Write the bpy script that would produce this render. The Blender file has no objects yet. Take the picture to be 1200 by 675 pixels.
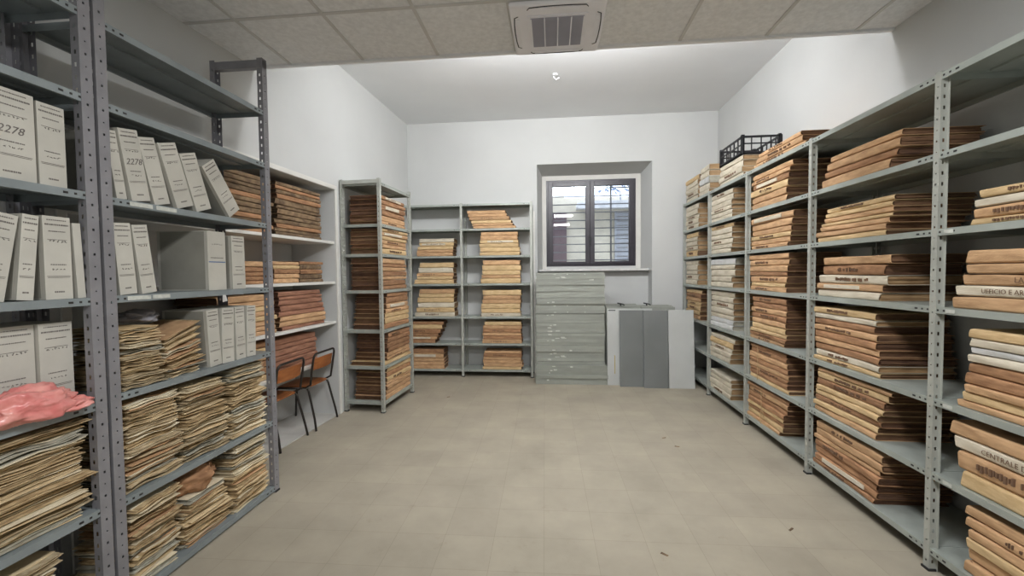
import bpy, bmesh, math, random
from mathutils import Vector, Matrix, noise
PI = math.pi
R = random.Random(7)

# ------------------------------------------------------------------ camera
sc = bpy.context.scene
C = sc.collection
F_PX, W_PX, H_PX = 500.0, 1200.0, 675.0
cam = bpy.data.cameras.new('camera')
cam.sensor_width = 36.0
cam.lens = F_PX / W_PX * 36.0
cam.clip_start = 0.02
camo = bpy.data.objects.new('camera', cam)
C.objects.link(camo)
yaw, pitch, roll = (math.radians(a) for a in (-5.43, -2.09, 0.596))
fwd = Vector((math.sin(yaw) * math.cos(pitch), math.cos(yaw) * math.cos(pitch), math.sin(pitch)))
rt = Vector((math.cos(yaw), -math.sin(yaw), 0))
dn = fwd.cross(rt)
rt2 = math.cos(roll) * rt + math.sin(roll) * dn
dn2 = -math.sin(roll) * rt + math.cos(roll) * dn
M = Matrix((rt2, -dn2, -fwd)).transposed()
camo.matrix_world = Matrix.Translation((0, 0, 1.6)) @ M.to_4x4()
sc.camera = camo

# ------------------------------------------------------------------ view, world, light
sc.view_settings.view_transform = 'Standard'
sc.view_settings.look = 'None'
sc.view_settings.gamma = 1
sc.view_settings.use_curve_mapping = False
sc.view_settings.exposure = 0.0
SKY = 3.2
UPPER_W, UPPER_UP_W, UPPER_COL = 38, 36, (0.97, 0.98, 1.0)
PANEL_W = 72

world = bpy.data.worlds.new('world')
sc.world = world
world.use_nodes = True
wn = world.node_tree
wn.nodes['Background'].inputs[0].default_value = (0.80, 0.87, 1.0, 1)
wn.nodes['Background'].inputs[1].default_value = SKY


def area_light(name, loc, rot, sx, sy, watts, col=(1, 1, 1), parent=None):
    l = bpy.data.lights.new(name, 'AREA')
    l.shape = 'RECTANGLE'
    l.size, l.size_y = sx, sy
    l.energy = watts
    l.color = col
    o = bpy.data.objects.new(name, l)
    o.location = loc
    o.rotation_euler = rot
    C.objects.link(o)
    if parent:
        o.parent = parent
    return o


# ------------------------------------------------------------------ materials
def lin(c):
    return tuple(((v / 255) / 12.92 if v / 255 <= 0.04045 else ((v / 255 + 0.055) / 1.055) ** 2.4) for v in c) + (1,)


def mat(name, rgb, rough=0.8, metal=0.0, var=0.12, scale=6.0, rgb2=None, bump=0.0, bscale=60.0, objvar=0.0, spec=0.5, stretch=None):
    m = bpy.data.materials.new(name)
    m.use_nodes = True
    n, l = m.node_tree.nodes, m.node_tree.links
    b = n['Principled BSDF']
    b.inputs['Roughness'].default_value = rough
    b.inputs['Metallic'].default_value = metal
    b.inputs['Specular IOR Level'].default_value = spec
    tc = n.new('ShaderNodeTexCoord')
    mp = n.new('ShaderNodeMapping')
    if stretch:
        mp.inputs['Scale'].default_value = stretch
    info = n.new('ShaderNodeObjectInfo')
    add = n.new('ShaderNodeVectorMath')
    add.operation = 'ADD'
    sclr = n.new('ShaderNodeVectorMath')
    sclr.operation = 'SCALE'
    comb = n.new('ShaderNodeCombineXYZ')
    for i in range(3):
        l.new(info.outputs['Random'], comb.inputs[i])
    l.new(comb.outputs[0], sclr.inputs[0])
    sclr.inputs['Scale'].default_value = 37.0
    l.new(tc.outputs['Object'], mp.inputs[0])
    l.new(mp.outputs[0], add.inputs[0])
    l.new(sclr.outputs[0], add.inputs[1])
    nz = n.new('ShaderNodeTexNoise')
    nz.inputs['Scale'].default_value = scale
    nz.inputs['Detail'].default_value = 5
    l.new(add.outputs[0], nz.inputs['Vector'])
    ramp = n.new('ShaderNodeValToRGB')
    c = lin(rgb)
    c2 = lin(rgb2) if rgb2 else tuple(max(0, x * (1 - 2 * var)) for x in c[:3]) + (1,)
    c1 = c if rgb2 else tuple(min(1, x * (1 + var)) for x in c[:3]) + (1,)
    ramp.color_ramp.elements[0].position = 0.32
    ramp.color_ramp.elements[1].position = 0.68
    ramp.color_ramp.elements[0].color = c2
    ramp.color_ramp.elements[1].color = c1
    l.new(nz.outputs['Fac'], ramp.inputs[0])
    out = ramp.outputs[0]
    if objvar:
        hsv = n.new('ShaderNodeHueSaturation')
        mr = n.new('ShaderNodeMapRange')
        mr.inputs['To Min'].default_value = 1 - objvar
        mr.inputs['To Max'].default_value = 1 + objvar
        l.new(info.outputs['Random'], mr.inputs['Value'])
        l.new(mr.outputs[0], hsv.inputs['Value'])
        l.new(out, hsv.inputs['Color'])
        out = hsv.outputs[0]
    l.new(out, b.inputs['Base Color'])
    if bump:
        nb = n.new('ShaderNodeTexNoise')
        nb.inputs['Scale'].default_value = bscale
        nb.inputs['Detail'].default_value = 6
        l.new(add.outputs[0], nb.inputs['Vector'])
        bp = n.new('ShaderNodeBump')
        bp.inputs['Strength'].default_value = bump
        bp.inputs['Distance'].default_value = 0.004
        l.new(nb.outputs['Fac'], bp.inputs['Height'])
        l.new(bp.outputs[0], b.inputs['Normal'])
    return m


def emit(name, rgb, s):
    m = bpy.data.materials.new(name)
    m.use_nodes = True
    b = m.node_tree.nodes['Principled BSDF']
    b.inputs['Base Color'].default_value = lin(rgb)
    b.inputs['Emission Color'].default_value = lin(rgb)
    b.inputs['Emission Strength'].default_value = s
    return m


def floor_mat():
    m = bpy.data.materials.new('floor_tiles')
    m.use_nodes = True
    n, l = m.node_tree.nodes, m.node_tree.links
    b = n['Principled BSDF']
    b.inputs['Roughness'].default_value = 0.62
    b.inputs['Specular IOR Level'].default_value = 0.35
    tc = n.new('ShaderNodeTexCoord')
    mp = n.new('ShaderNodeMapping')
    mp.inputs['Location'].default_value = (0.018, -0.117, 0)
    mp.inputs['Rotation'].default_value = (0, 0, math.radians(-1.0))
    l.new(tc.outputs['Object'], mp.inputs[0])
    br = n.new('ShaderNodeTexBrick')
    br.offset = 0
    br.inputs['Scale'].default_value = 1
    br.inputs['Brick Width'].default_value = 0.30
    br.inputs['Row Height'].default_value = 0.30
    br.inputs['Mortar Size'].default_value = 0.0011
    br.inputs['Mortar Smooth'].default_value = 0.4
    br.inputs['Bias'].default_value = 0
    br.inputs['Color1'].default_value = lin((165, 157, 140))
    br.inputs['Color2'].default_value = lin((160, 152, 136))
    br.inputs['Mortar'].default_value = lin((138, 130, 115))
    l.new(mp.outputs[0], br.inputs['Vector'])
    # worn cloudy patches
    nz = n.new('ShaderNodeTexNoise')
    nz.inputs['Scale'].default_value = 2.3
    nz.inputs['Detail'].default_value = 7
    nz.inputs['Roughness'].default_value = 0.62
    l.new(tc.outputs['Object'], nz.inputs['Vector'])
    r1 = n.new('ShaderNodeMapRange')
    r1.inputs['From Min'].default_value = 0.3
    r1.inputs['From Max'].default_value = 0.7
    r1.inputs['To Min'].default_value = 0.84
    r1.inputs['To Max'].default_value = 1.06
    l.new(nz.outputs['Fac'], r1.inputs['Value'])
    mx = n.new('ShaderNodeMix')
    mx.data_type = 'RGBA'
    mx.blend_type = 'MULTIPLY'
    mx.inputs['Factor'].default_value = 1
    l.new(br.outputs['Color'], mx.inputs['A'])
    l.new(r1.outputs[0], mx.inputs['B'])
    # dark scuffs
    n2 = n.new('ShaderNodeTexNoise')
    n2.inputs['Scale'].default_value = 5.5
    n2.inputs['Detail'].default_value = 8
    n2.inputs['Roughness'].default_value = 0.75
    l.new(tc.outputs['Object'], n2.inputs['Vector'])
    r2 = n.new('ShaderNodeMapRange')
    r2.inputs['From Min'].default_value = 0.60
    r2.inputs['From Max'].default_value = 0.80
    r2.inputs['To Min'].default_value = 0.0
    r2.inputs['To Max'].default_value = 0.55
    l.new(n2.outputs['Fac'], r2.inputs['Value'])
    mx2 = n.new('ShaderNodeMix')
    mx2.data_type = 'RGBA'
    l.new(r2.outputs[0], mx2.inputs['Factor'])
    l.new(mx.outputs['Result'], mx2.inputs['A'])
    mx2.inputs['B'].default_value = lin((120, 108, 92))
    l.new(mx2.outputs['Result'], b.inputs['Base Color'])
    bp = n.new('ShaderNodeBump')
    bp.inputs['Strength'].default_value = 0.15
    bp.inputs['Distance'].default_value = 0.003
    l.new(n2.outputs['Fac'], bp.inputs['Height'])
    l.new(bp.outputs[0], b.inputs['Normal'])
    return m


def glass_mat():
    m = bpy.data.materials.new('window_glass')
    m.use_nodes = True
    n, l = m.node_tree.nodes, m.node_tree.links
    n.clear()
    o = n.new('ShaderNodeOutputMaterial')
    mix = n.new('ShaderNodeMixShader')
    t = n.new('ShaderNodeBsdfTransparent')
    t.inputs[0].default_value = (0.93, 0.95, 0.96, 1)
    g = n.new('ShaderNodeBsdfGlossy')
    g.inputs['Roughness'].default_value = 0.02
    fr = n.new('ShaderNodeFresnel')
    fr.inputs[0].default_value = 1.5
    l.new(fr.outputs[0], mix.inputs[0])
    l.new(t.outputs[0], mix.inputs[1])
    l.new(g.outputs[0], mix.inputs[2])
    l.new(mix.outputs[0], o.inputs[0])
    return m


M_WALL = mat('wall_plaster', (200, 201, 199), 0.9, var=0.02, scale=1.3, bump=0.08, bscale=25)
M_CEIL = mat('ceiling_plaster', (236, 237, 238), 0.92, var=0.02, scale=1.0, bump=0.05, bscale=25)
M_TILE = mat('mineral_ceiling_tile', (230, 231, 232), 0.95, var=0.05, scale=30, bump=0.15, bscale=140)
M_TGRID = mat('ceiling_grid_bar', (203, 202, 200), 0.7, var=0.03)
M_FLOOR = floor_mat()
M_GLASS = glass_mat()
M_WINFR = mat('dark_window_frame', (50, 46, 54), 0.35, var=0.05, spec=0.5)
M_WHITE = mat('white_paint', (216, 214, 208), 0.6, var=0.02)
M_SILL = mat('sill_stone', (212, 210, 206), 0.5, var=0.06, scale=20)
M_ALCF = mat('alcove_floor_paint', (188, 186, 180), 0.8, var=0.05)
M_RAIL_L = mat('grey_rack_post_paint', (142, 141, 145), 0.45, metal=0.25, var=0.07, scale=9)
M_SHELF_L = mat('blue_grey_shelf_paint', (140, 148, 150), 0.42, metal=0.2, var=0.07, scale=7)
M_RAIL_R = mat('pale_rack_post_paint', (176, 178, 170), 0.5, metal=0.15, var=0.05, scale=9)
M_SHELF_R = mat('pale_green_grey_shelf_paint', (166, 172, 165), 0.42, metal=0.15, var=0.06, scale=7)
M_HOLE = mat('lip_hole_shade', (62, 60, 60), 0.5, metal=0.5)
M_PILE = mat('stored_shelf_paint', (154, 157, 148), 0.5, metal=0.0, var=0.09, scale=4, objvar=0.08, rgb2=(142, 145, 137))
M_PANL = mat('light_grey_panel_paint', (190, 192, 189), 0.45, var=0.04, scale=2)
M_PAND = mat('dark_grey_panel_paint', (118, 121, 120), 0.4, var=0.06, scale=2)
M_TAPE = mat('peeling_label_residue', (200, 202, 194), 0.8, var=0.1, scale=30)
M_BLACKP = mat('black_plastic', (30, 30, 34), 0.45, var=0.1)
M_INK = mat('faded_ink', (112, 106, 102), 0.9, var=0.1)
M_INKB = mat('brown_ink', (112, 86, 66), 0.9, var=0.1)
M_BLUE = mat('blue_ink', (40, 90, 150), 0.7)
M_BOX = mat('white_box_board', (190, 187, 177), 0.85, var=0.05, scale=6, objvar=0.06)
M_BOXS = mat('grey_box_board', (150, 148, 138), 0.85, var=0.06, scale=5, objvar=0.06)
M_AC = mat('ac_plastic', (240, 240, 246), 0.5, var=0.02)
M_ACG = mat('ac_grille_plastic', (170, 170, 182), 0.5, var=0.03)
M_ACD = mat('ac_slot_dark', (52, 52, 58), 0.6)
M_WOOD = mat('chair_plywood', (168, 104, 56), 0.42, rgb2=(140, 82, 42), scale=5, stretch=(1, 6, 6))
M_TUBE = mat('chair_tube_enamel', (52, 46, 42), 0.4, metal=0.3)
M_BAG = mat('pink_plastic_film', (226, 160, 150), 0.3, rgb2=(208, 118, 114), scale=14, bump=0.3, bscale=30)
M_TWINE = mat('twine', (190, 160, 120), 0.9)

CARD = {
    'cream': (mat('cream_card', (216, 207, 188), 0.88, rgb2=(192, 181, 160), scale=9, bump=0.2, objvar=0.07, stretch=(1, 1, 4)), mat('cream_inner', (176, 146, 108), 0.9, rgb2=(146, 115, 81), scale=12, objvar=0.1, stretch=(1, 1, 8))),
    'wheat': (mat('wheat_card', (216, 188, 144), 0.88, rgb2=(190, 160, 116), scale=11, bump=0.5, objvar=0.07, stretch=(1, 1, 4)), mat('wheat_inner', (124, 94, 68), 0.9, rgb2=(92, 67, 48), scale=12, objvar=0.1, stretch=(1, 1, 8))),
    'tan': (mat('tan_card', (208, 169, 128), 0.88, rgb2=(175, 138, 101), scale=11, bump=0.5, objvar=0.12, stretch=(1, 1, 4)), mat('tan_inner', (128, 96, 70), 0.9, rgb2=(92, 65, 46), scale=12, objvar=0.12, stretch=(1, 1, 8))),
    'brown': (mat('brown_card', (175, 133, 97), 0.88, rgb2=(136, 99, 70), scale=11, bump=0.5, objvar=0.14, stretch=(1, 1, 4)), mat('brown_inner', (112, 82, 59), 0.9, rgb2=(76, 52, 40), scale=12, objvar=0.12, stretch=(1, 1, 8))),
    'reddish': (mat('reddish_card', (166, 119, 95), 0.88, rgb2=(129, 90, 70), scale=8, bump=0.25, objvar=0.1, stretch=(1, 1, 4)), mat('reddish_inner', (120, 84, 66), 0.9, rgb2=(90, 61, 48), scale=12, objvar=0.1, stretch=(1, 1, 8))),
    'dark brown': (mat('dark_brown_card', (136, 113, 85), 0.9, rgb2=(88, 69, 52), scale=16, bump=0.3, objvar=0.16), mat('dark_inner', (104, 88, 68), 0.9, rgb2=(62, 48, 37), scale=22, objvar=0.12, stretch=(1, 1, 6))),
    'khaki': (mat('khaki_paper', (224, 203, 164), 0.9, rgb2=(196, 172, 132), scale=9, bump=0.25, objvar=0.10), mat('khaki_edges', (208, 184, 142), 0.9, rgb2=(150, 124, 88), scale=24, objvar=0.12, stretch=(1, 1, 8))),
    'pale': (mat('pale_paper', (230, 219, 192), 0.9, rgb2=(206, 190, 158), scale=9, bump=0.2, objvar=0.08), mat('pale_edges', (196, 180, 148), 0.9, rgb2=(156, 136, 104), scale=24, objvar=0.12, stretch=(1, 1, 8))),
    'white': (mat('white_sheet', (208, 208, 208), 0.88, rgb2=(188, 188, 183), scale=8, bump=0.2, objvar=0.06), mat('white_sheet_edges', (186, 184, 169), 0.9, rgb2=(150, 142, 123), scale=20, objvar=0.1, stretch=(1, 1, 8))),
}


# ------------------------------------------------------------------ mesh helpers
class MB:
    def __init__(s):
        s.v, s.f, s.m = [], [], []

    def quadbox(s, pts, mi=0):
        b = len(s.v)
        s.v += [tuple(p) for p in pts]
        for q in ((0, 3, 2, 1), (4, 5, 6, 7), (0, 1, 5, 4), (1, 2, 6, 5), (2, 3, 7, 6), (3, 0, 4, 7)):
            s.f.append(tuple(b + i for i in q))
            s.m.append(mi)

    def box(s, x0, x1, y0, y1, z0, z1, mi=0, T=None):
        p = [Vector(c) for c in ((x0, y0, z0), (x1, y0, z0), (x1, y1, z0), (x0, y1, z0), (x0, y0, z1), (x1, y0, z1), (x1, y1, z1), (x0, y1, z1))]
        if T is not None:
            p = [T @ c for c in p]
        s.quadbox(p, mi)

    def quad(s, a, b, c, d, mi=0):
        k = len(s.v)
        s.v += [tuple(a), tuple(b), tuple(c), tuple(d)]
        s.f.append((k, k + 1, k + 2, k + 3))
        s.m.append(mi)

    def tube(s, path, r, n=8, mi=0, closed=False):
        path = [Vector(p) for p in path]
        k0 = len(s.v)
        up = Vector((0.13, 0.21, 0.97))
        N = len(path)
        for i, p in enumerate(path):
            a = path[(i - 1) % N] if (closed or i > 0) else p
            b = path[(i + 1) % N] if (closed or i < N - 1) else p
            d = (b - a).normalized()
            u = d.cross(up)
            if u.length < 0.05:
                u = d.cross(Vector((1, 0, 0)))
            u.normalize()
            w = d.cross(u)
            for j in range(n):
                t = 2 * PI * j / n
                s.v.append(tuple(p + r * (math.cos(t) * u + math.sin(t) * w)))
        for i in range(N if closed else N - 1):
            for j in range(n):
                a = k0 + i * n + j
                b = k0 + i * n + (j + 1) % n
                c = k0 + ((i + 1) % N) * n + (j + 1) % n
                d = k0 + ((i + 1) % N) * n + j
                s.f.append((a, b, c, d))
                s.m.append(mi)
        if not closed:
            s.f.append(tuple(k0 + j for j in range(n))[::-1])
            s.m.append(mi)
            s.f.append(tuple(k0 + (N - 1) * n + j for j in range(n)))
            s.m.append(mi)

    def mesh(s, name, mats):
        me = bpy.data.meshes.new(name)
        me.from_pydata(s.v, [], s.f)
        for m in (mats if isinstance(mats, (list, tuple)) else [mats]):
            me.materials.append(m)
        me.polygons.foreach_set('material_index', s.m)
        me.update()
        return me

    def build(s, name, mats, parent=None, smooth=False, bevel=0.0):
        me = s.mesh(name, mats)
        o = bpy.data.objects.new(name, me)
        C.objects.link(o)
        if parent:
            o.parent = parent
        if smooth:
            me.polygons.foreach_set('use_smooth', [True] * len(me.polygons))
        if bevel:
            b = o.modifiers.new('b', 'BEVEL')
            b.width = bevel
            b.segments = 2
            b.limit_method = 'ANGLE'
        return o


def empty(name, loc=(0, 0, 0), rz=0.0):
    o = bpy.data.objects.new(name, None)
    o.location = loc
    o.rotation_euler = (0, 0, rz)
    o.empty_display_size = 0.05
    C.objects.link(o)
    return o


def tag(o, label, cat, group=None):
    o['label'] = label
    o['category'] = cat
    if group:
        o['group'] = group
    return o


def struct(o):
    o['kind'] = 'structure'
    return o


def put(name, me, parent, loc=(0, 0, 0)):
    o = bpy.data.objects.new(name, me)
    o.location = loc
    C.objects.link(o)
    o.parent = parent
    return o


# ------------------------------------------------------------------ room shell
YB, XR, ZC, ZS, YE, YN = 6.78, 2.50, 4.0, 3.35, 3.43, -2.6


def XL(y):
    return -2.51 + 0.055 * (y - 3.33)


b = MB()
b.box(-3.3, 3.0, YN - 0.2, 7.6, -0.15, 0)
struct(b.build('floor', M_FLOOR))

# left wall with the alcove cut into it
A0, A1, AZ, AD = 2.05, 4.62, 2.55, 0.52
b = MB()


def wallbox(y0, y1, z0, z1, t=0.2, off=0.0):
    b.quadbox([(XL(y0) - off - t, y0, z0), (XL(y0) - off, y0, z0), (XL(y1) - off, y1, z0), (XL(y1) - off - t, y1, z0),
               (XL(y0) - off - t, y0, z1), (XL(y0) - off, y0, z1), (XL(y1) - off, y1, z1), (XL(y1) - off - t, y1, z1)])


wallbox(YN, A0, 0, 4.2, 0.7)
wallbox(A1, YB, 0, 4.2, 0.7)
wallbox(A0, A1, AZ, 4.2, 0.7)
wallbox(A0, A1, 0, AZ, 0.18, AD)
struct(b.build('wall_left', M_WALL))
b = MB()
b.quadbox([(XL(A0) - AD, A0, 0), (XL(A0) - 0.0, A0, 0), (XL(A1) - 0.0, A1, 0), (XL(A1) - AD, A1, 0),
           (XL(A0) - AD, A0, 0.008), (XL(A0) - 0.0, A0, 0.008), (XL(A1) - 0.0, A1, 0.008), (XL(A1) - AD, A1, 0.008)])
struct(b.build('floor_alcove', M_ALCF))
b = MB()
b.box(XR, XR + 0.2, YN, YB, 0, 4.2)
struct(b.build('wall_right', M_WALL))
b = MB()
b.box(-3.3, 3.0, YN - 0.2, YN, 0, 4.2)
struct(b.build('wall_front', M_WALL))

# back wall: full-height recess with splayed reveals round the window
NX0, NX1, NZ = -0.235, 1.535, 3.29       # opening in the room face
RX0, RX1, RZ = -0.165, 1.455, 3.205      # opening at the window plane
YR, YW = 7.06, 7.26                       # parapet face, window plane
SZ = 1.63
b = MB()
b.box(-3.3, NX0, YB, 7.5, 0, 4.2)
b.box(NX1, 3.0, YB, 7.5, 0, 4.2)
b.box(NX0, NX1, YB + 0.0, 7.5, NZ, 4.2)
b.box(NX0, NX1, YR, 7.5, 0, SZ - 0.02)
# splays
b.quadbox([(NX0, YB, SZ - 0.02), (NX0 + .001, YB, SZ - 0.02), (RX0, YW, SZ - 0.02), (NX0, YW, SZ - 0.02),
           (NX0, YB, NZ), (NX0 + .001, YB, NZ), (RX0, YW, NZ), (NX0, YW, NZ)])
b.quadbox([(NX1 - .001, YB, SZ - 0.02), (NX1, YB, SZ - 0.02), (NX1, YW, SZ - 0.02), (RX1, YW, SZ - 0.02),
           (NX1 - .001, YB, NZ), (NX1, YB, NZ), (NX1, YW, NZ), (RX1, YW, NZ)])
b.quadbox([(NX0, YB, NZ - .001), (NX1, YB, NZ - .001), (NX1, YW, RZ), (NX0, YW, RZ),
           (NX0, YB, NZ), (NX1, YB, NZ), (NX1, YW, NZ), (NX0, YW, NZ)])
# masonry round the window opening beyond the window plane
WX0, WX1, WZ0, WZ1 = -0.097, 1.377, 1.69, 3.13
b.box(NX0, WX0, YW, 7.5, SZ - 0.02, NZ)
b.box(WX1, NX1, YW, 7.5, SZ - 0.02, NZ)
b.box(WX0, WX1, YW, 7.5, WZ1, NZ)
b.box(WX0, WX1, YW, 7.5, SZ - 0.02, WZ0)
struct(b.build('wall_back', M_WALL))
b = MB()
b.box(-0.235, 1.535, YB + 0.14, YW, SZ - 0.02, SZ + 0.012)
struct(b.build('trim_1', M_SILL, bevel=0.003))
b = MB()
b.box(-3.3, 3.0, YE, 7.5, ZC, 4.2)
struct(b.build('ceiling', M_CEIL))
# suspended ceiling with its exposed grid
b = MB()
b.box(-3.0, XR, YN, YE, ZS + 0.006, ZS + 0.03)
struct(b.build('ceiling_suspended', M_TILE))
b = MB()
P = 0.628
gx = [-0.905 + P * i for i in range(-3, 6)]
gx = [x for x in gx if x > -2.6]
gy = [YE - 0.625 * i for i in range(1, 10)]
for x in gx:
    b.box(x - 0.012, x + 0.012, YN, YE, ZS, ZS + 0.02)
for y in gy:
    b.box(-2.9, XR, y - 0.012, y + 0.012, ZS - 0.001, ZS + 0.02)
struct(b.build('trim_2', M_TGRID))
b = MB()
b.box(-3.0, XR, YE, YE + 0.03, ZS - 0.012, ZC + 0.05)
struct(b.build('trim_3', M_CEIL))
# moulded frame round the alcove
b = MB()
w, t = 0.045, 0.014


def alc(y0, y1, z0, z1):
    b.quadbox([(XL(y0) - 0.0, y0, z0), (XL(y0) + t, y0, z0), (XL(y1) + t, y1, z0), (XL(y1) - 0.0, y1, z0),
               (XL(y0) - 0.0, y0, z1), (XL(y0) + t, y0, z1), (XL(y1) + t, y1, z1), (XL(y1) - 0.0, y1, z1)])


alc(A0 - w, A1 + w, AZ, AZ + w)
alc(A1, A1 + w, 0, AZ)
alc(A0 - w, A0, 0, AZ)
struct(b.build('trim_4', M_WHITE, bevel=0.003))
# small fixings on the upper ceiling
b = MB()
b.tube([(0.03, 5.33, ZC), (0.03, 5.33, ZC - 0.02), (0.06, 5.33, ZC - 0.05), (0.10, 5.33, ZC - 0.03)], 0.008)
b.tube([(0.05, 5.30, ZC), (0.05, 5.30, ZC - 0.015)], 0.03, 12)
tag(b.build('ceiling_hook', M_CEIL), 'small white hook fixing on the upper plaster ceiling', 'hook')

# ------------------------------------------------------------------ window
win = struct(empty('window_1', (0, 0, 0)))
fy0, fy1 = YW - 0.005, YW + 0.065
b = MB()
fw = 0.045
b.box(WX0, WX0 + fw, fy0, fy1, WZ0, WZ1)
b.box(WX1 - fw, WX1, fy0, fy1, WZ0, WZ1)
b.box(WX0 + fw, WX1 - fw, fy0, fy1, WZ0, WZ0 + fw)
b.box(WX0 + fw, WX1 - fw, fy0, fy1, WZ1 - fw, WZ1)
b.build('frame', M_WINFR, win, bevel=0.004)
xm = 0.63
for i, (x0, x1) in enumerate(((WX0 + 0.035, xm), (xm, WX1 - 0.035))):
    b = MB()
    z0, z1, s_ = WZ0 + 0.035, WZ1 - 0.035, 0.075
    b.box(x0, x0 + s_, fy0 - 0.022, fy1 - 0.02, z0, z1)
    b.box(x1 - s_, x1, fy0 - 0.022, fy1 - 0.02, z0, z1)
    b.box(x0 + s_, x1 - s_, fy0 - 0.022, fy1 - 0.02, z0, z0 + 0.045)
    b.box(x0 + s_, x1 - s_, fy0 - 0.022, fy1 - 0.02, z1 - 0.07, z1)
    sash = b.build('sash', M_WINFR, win, bevel=0.004)
    b = MB()
    b.box(x0 + s_ - .005, x1 - s_ + .005, fy0 + 0.012, fy0 + 0.018, z0 + 0.04, z1 - 0.065)
    b.build('glass_pane', M_GLASS, sash)
b = MB()
b.box(xm - 0.018, xm + 0.018, fy0 - 0.034, fy0 - 0.022, 2.09, 2.19)
b.box(xm - 0.010, xm + 0.010, fy0 - 0.062, fy0 - 0.034, 2.14, 2.16)
b.box(xm - 0.011, xm + 0.011, fy0 - 0.066, fy0 - 0.052, 2.04, 2.16)
b.build('window_handle', M_BLACKP, win, bevel=0.003)
b = MB()
for x0, x1, z0, z1 in ((RX0, WX0, WZ0 - 0.04, RZ), (WX1, RX1, WZ0 - 0.04, RZ), (WX0, WX1, WZ1, RZ)):
    b.box(x0, x1, YW - 0.012, YW, z0, z1)
struct(b.build('trim_5', M_WHITE))
# security bars outside
gr = empty('window_grille', (0, 0, 0))
tag(gr, 'grey iron security bars fixed outside the window', 'window bars')
MB_ = mat('painted_bar', (120, 120, 126), 0.5)
for i in range(10):
    b = MB()
    z = 1.80 + i * 0.136
    b.box(WX0 - 0.0, WX1 + 0.0, 7.44, 7.456, z - 0.008, z + 0.008)
    b.build('bar', MB_, gr)
for x in (1.00,):
    b = MB()
    b.box(x - 0.014, x + 0.014, 7.456, 7.464, WZ0, WZ1)
    b.build('upright', MB_, gr)
# outside: courtyard wall opposite with a door and shutters
M_EXT = mat('outside_plaster', (214, 206, 188), 0.9, var=0.05)
M_EXTD = mat('outside_door_paint', (92, 76, 82), 0.7, rgb2=(112, 86, 88), scale=1.2)
M_SHUT = mat('outside_shutter_paint', (166, 168, 174), 0.6, var=0.05)
M_EXTG = mat('outside_ground', (150, 148, 142), 0.9)
b = MB()
b.box(-6, 8, 7.5, 14, 0.0, 0.5)
struct(b.build('ground_outside', M_EXTG))
b = MB()
b.box(-5, 0.28, 10.0, 10.3, 0.5, 3.35)
b.box(0.28, 7, 10.0, 10.3, 0.5, 3.3)
struct(b.build('wall_outside', M_EXT))
b = MB()
b.box(-0.9, 0.33, 9.93, 9.99, 0.5, 2.95)
for i in range(8):
    b.box(-0.9 + i * 0.155, -0.89 + i * 0.155, 9.915, 9.93, 0.5, 2.9)
tag(b.build('courtyard_door', M_EXTD), 'dull mauve boarded door outside beyond the left window pane', 'door')
b = MB()
b.box(1.42, 1.47, 9.92, 9.99, 0.9, 2.95)
b.box(2.3, 2.35, 9.92, 9.99, 0.9, 2.95)
for i in range(20):
    z = 0.95 + i * 0.1
    b.box(1.47, 2.3, 9.94, 9.955, z, z + 0.085)
tag(b.build('louvre_shutter', M_SHUT), 'pale blue-grey louvred shutter outside beyond the right window pane', 'shutter')
b = MB()
b.box(0.55, 3.2, 9.5, 10.0, 3.02, 3.10)
b.box(0.55, 3.2, 9.46, 9.5, 2.98, 3.14)
tag(b.build('door_canopy', mat('canopy_paint', (226, 226, 228), 0.6)), 'white canopy slab on the wall outside the window', 'canopy')
b = MB()
for i in range(60):
    rr = random.Random(i)
    a = Vector((0.95 + rr.random() * 0.9, 9.2 + rr.random() * 0.2, 3.27 + rr.random() * 0.35))
    d = Vector((rr.uniform(-.09, .09), 0.02, rr.uniform(-.05, .05)))
    n_ = Vector((0, 0.01, rr.uniform(.02, .035)))
    b.quad(a - d, a + n_, a + d, a - n_)
b.tube([(1.5, 9.6, 3.10), (1.45, 9.35, 3.3), (1.2, 9.3, 3.45)], 0.012)
b.tube([(1.9, 9.6, 3.10), (1.75, 9.4, 3.32), (1.5, 9.3, 3.5)], 0.012)
tag(b.build('creeper_foliage', mat('creeper_leaf', (150, 166, 196), 0.7, rgb2=(116, 134, 168), scale=6)), 'bluish leafy creeper spray outside above the canopy', 'plant')

# ------------------------------------------------------------------ lamps (out of frame, where the room has them)
for k, x in enumerate((-0.50, 0.75)):
    lf = empty('batten_light', (x, YE + 0.03, 3.74))
    tag(lf, 'twin tube batten light hidden above the dropped ceiling edge, %s side' % ('chair' if k == 0 else 'long rack'), 'light', 'batten lights above the dropped ceiling edge')
    b = MB()
    b.box(-0.62, 0.62, 0.0, 0.05, -0.07, 0.07)
    b.build('housing', M_WHITE, lf, bevel=0.004)
    for s in (-0.035, 0.035):
        b = MB()
        b.tube([(-0.58, 0.068, s), (0.58, 0.068, s)], 0.013, 10)
        b.build('tube', emit('lamp_tube', (255, 252, 248), 4), lf)
    area_light('tube_light', (0, 0.10, -0.02), (math.radians(30), 0, 0), 1.2, 0.14, UPPER_W, UPPER_COL, lf)
    area_light('tube_light', (0, 0.10, 0.02), (math.radians(128), 0, 0), 1.2, 0.14, UPPER_UP_W, UPPER_COL, lf)
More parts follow.
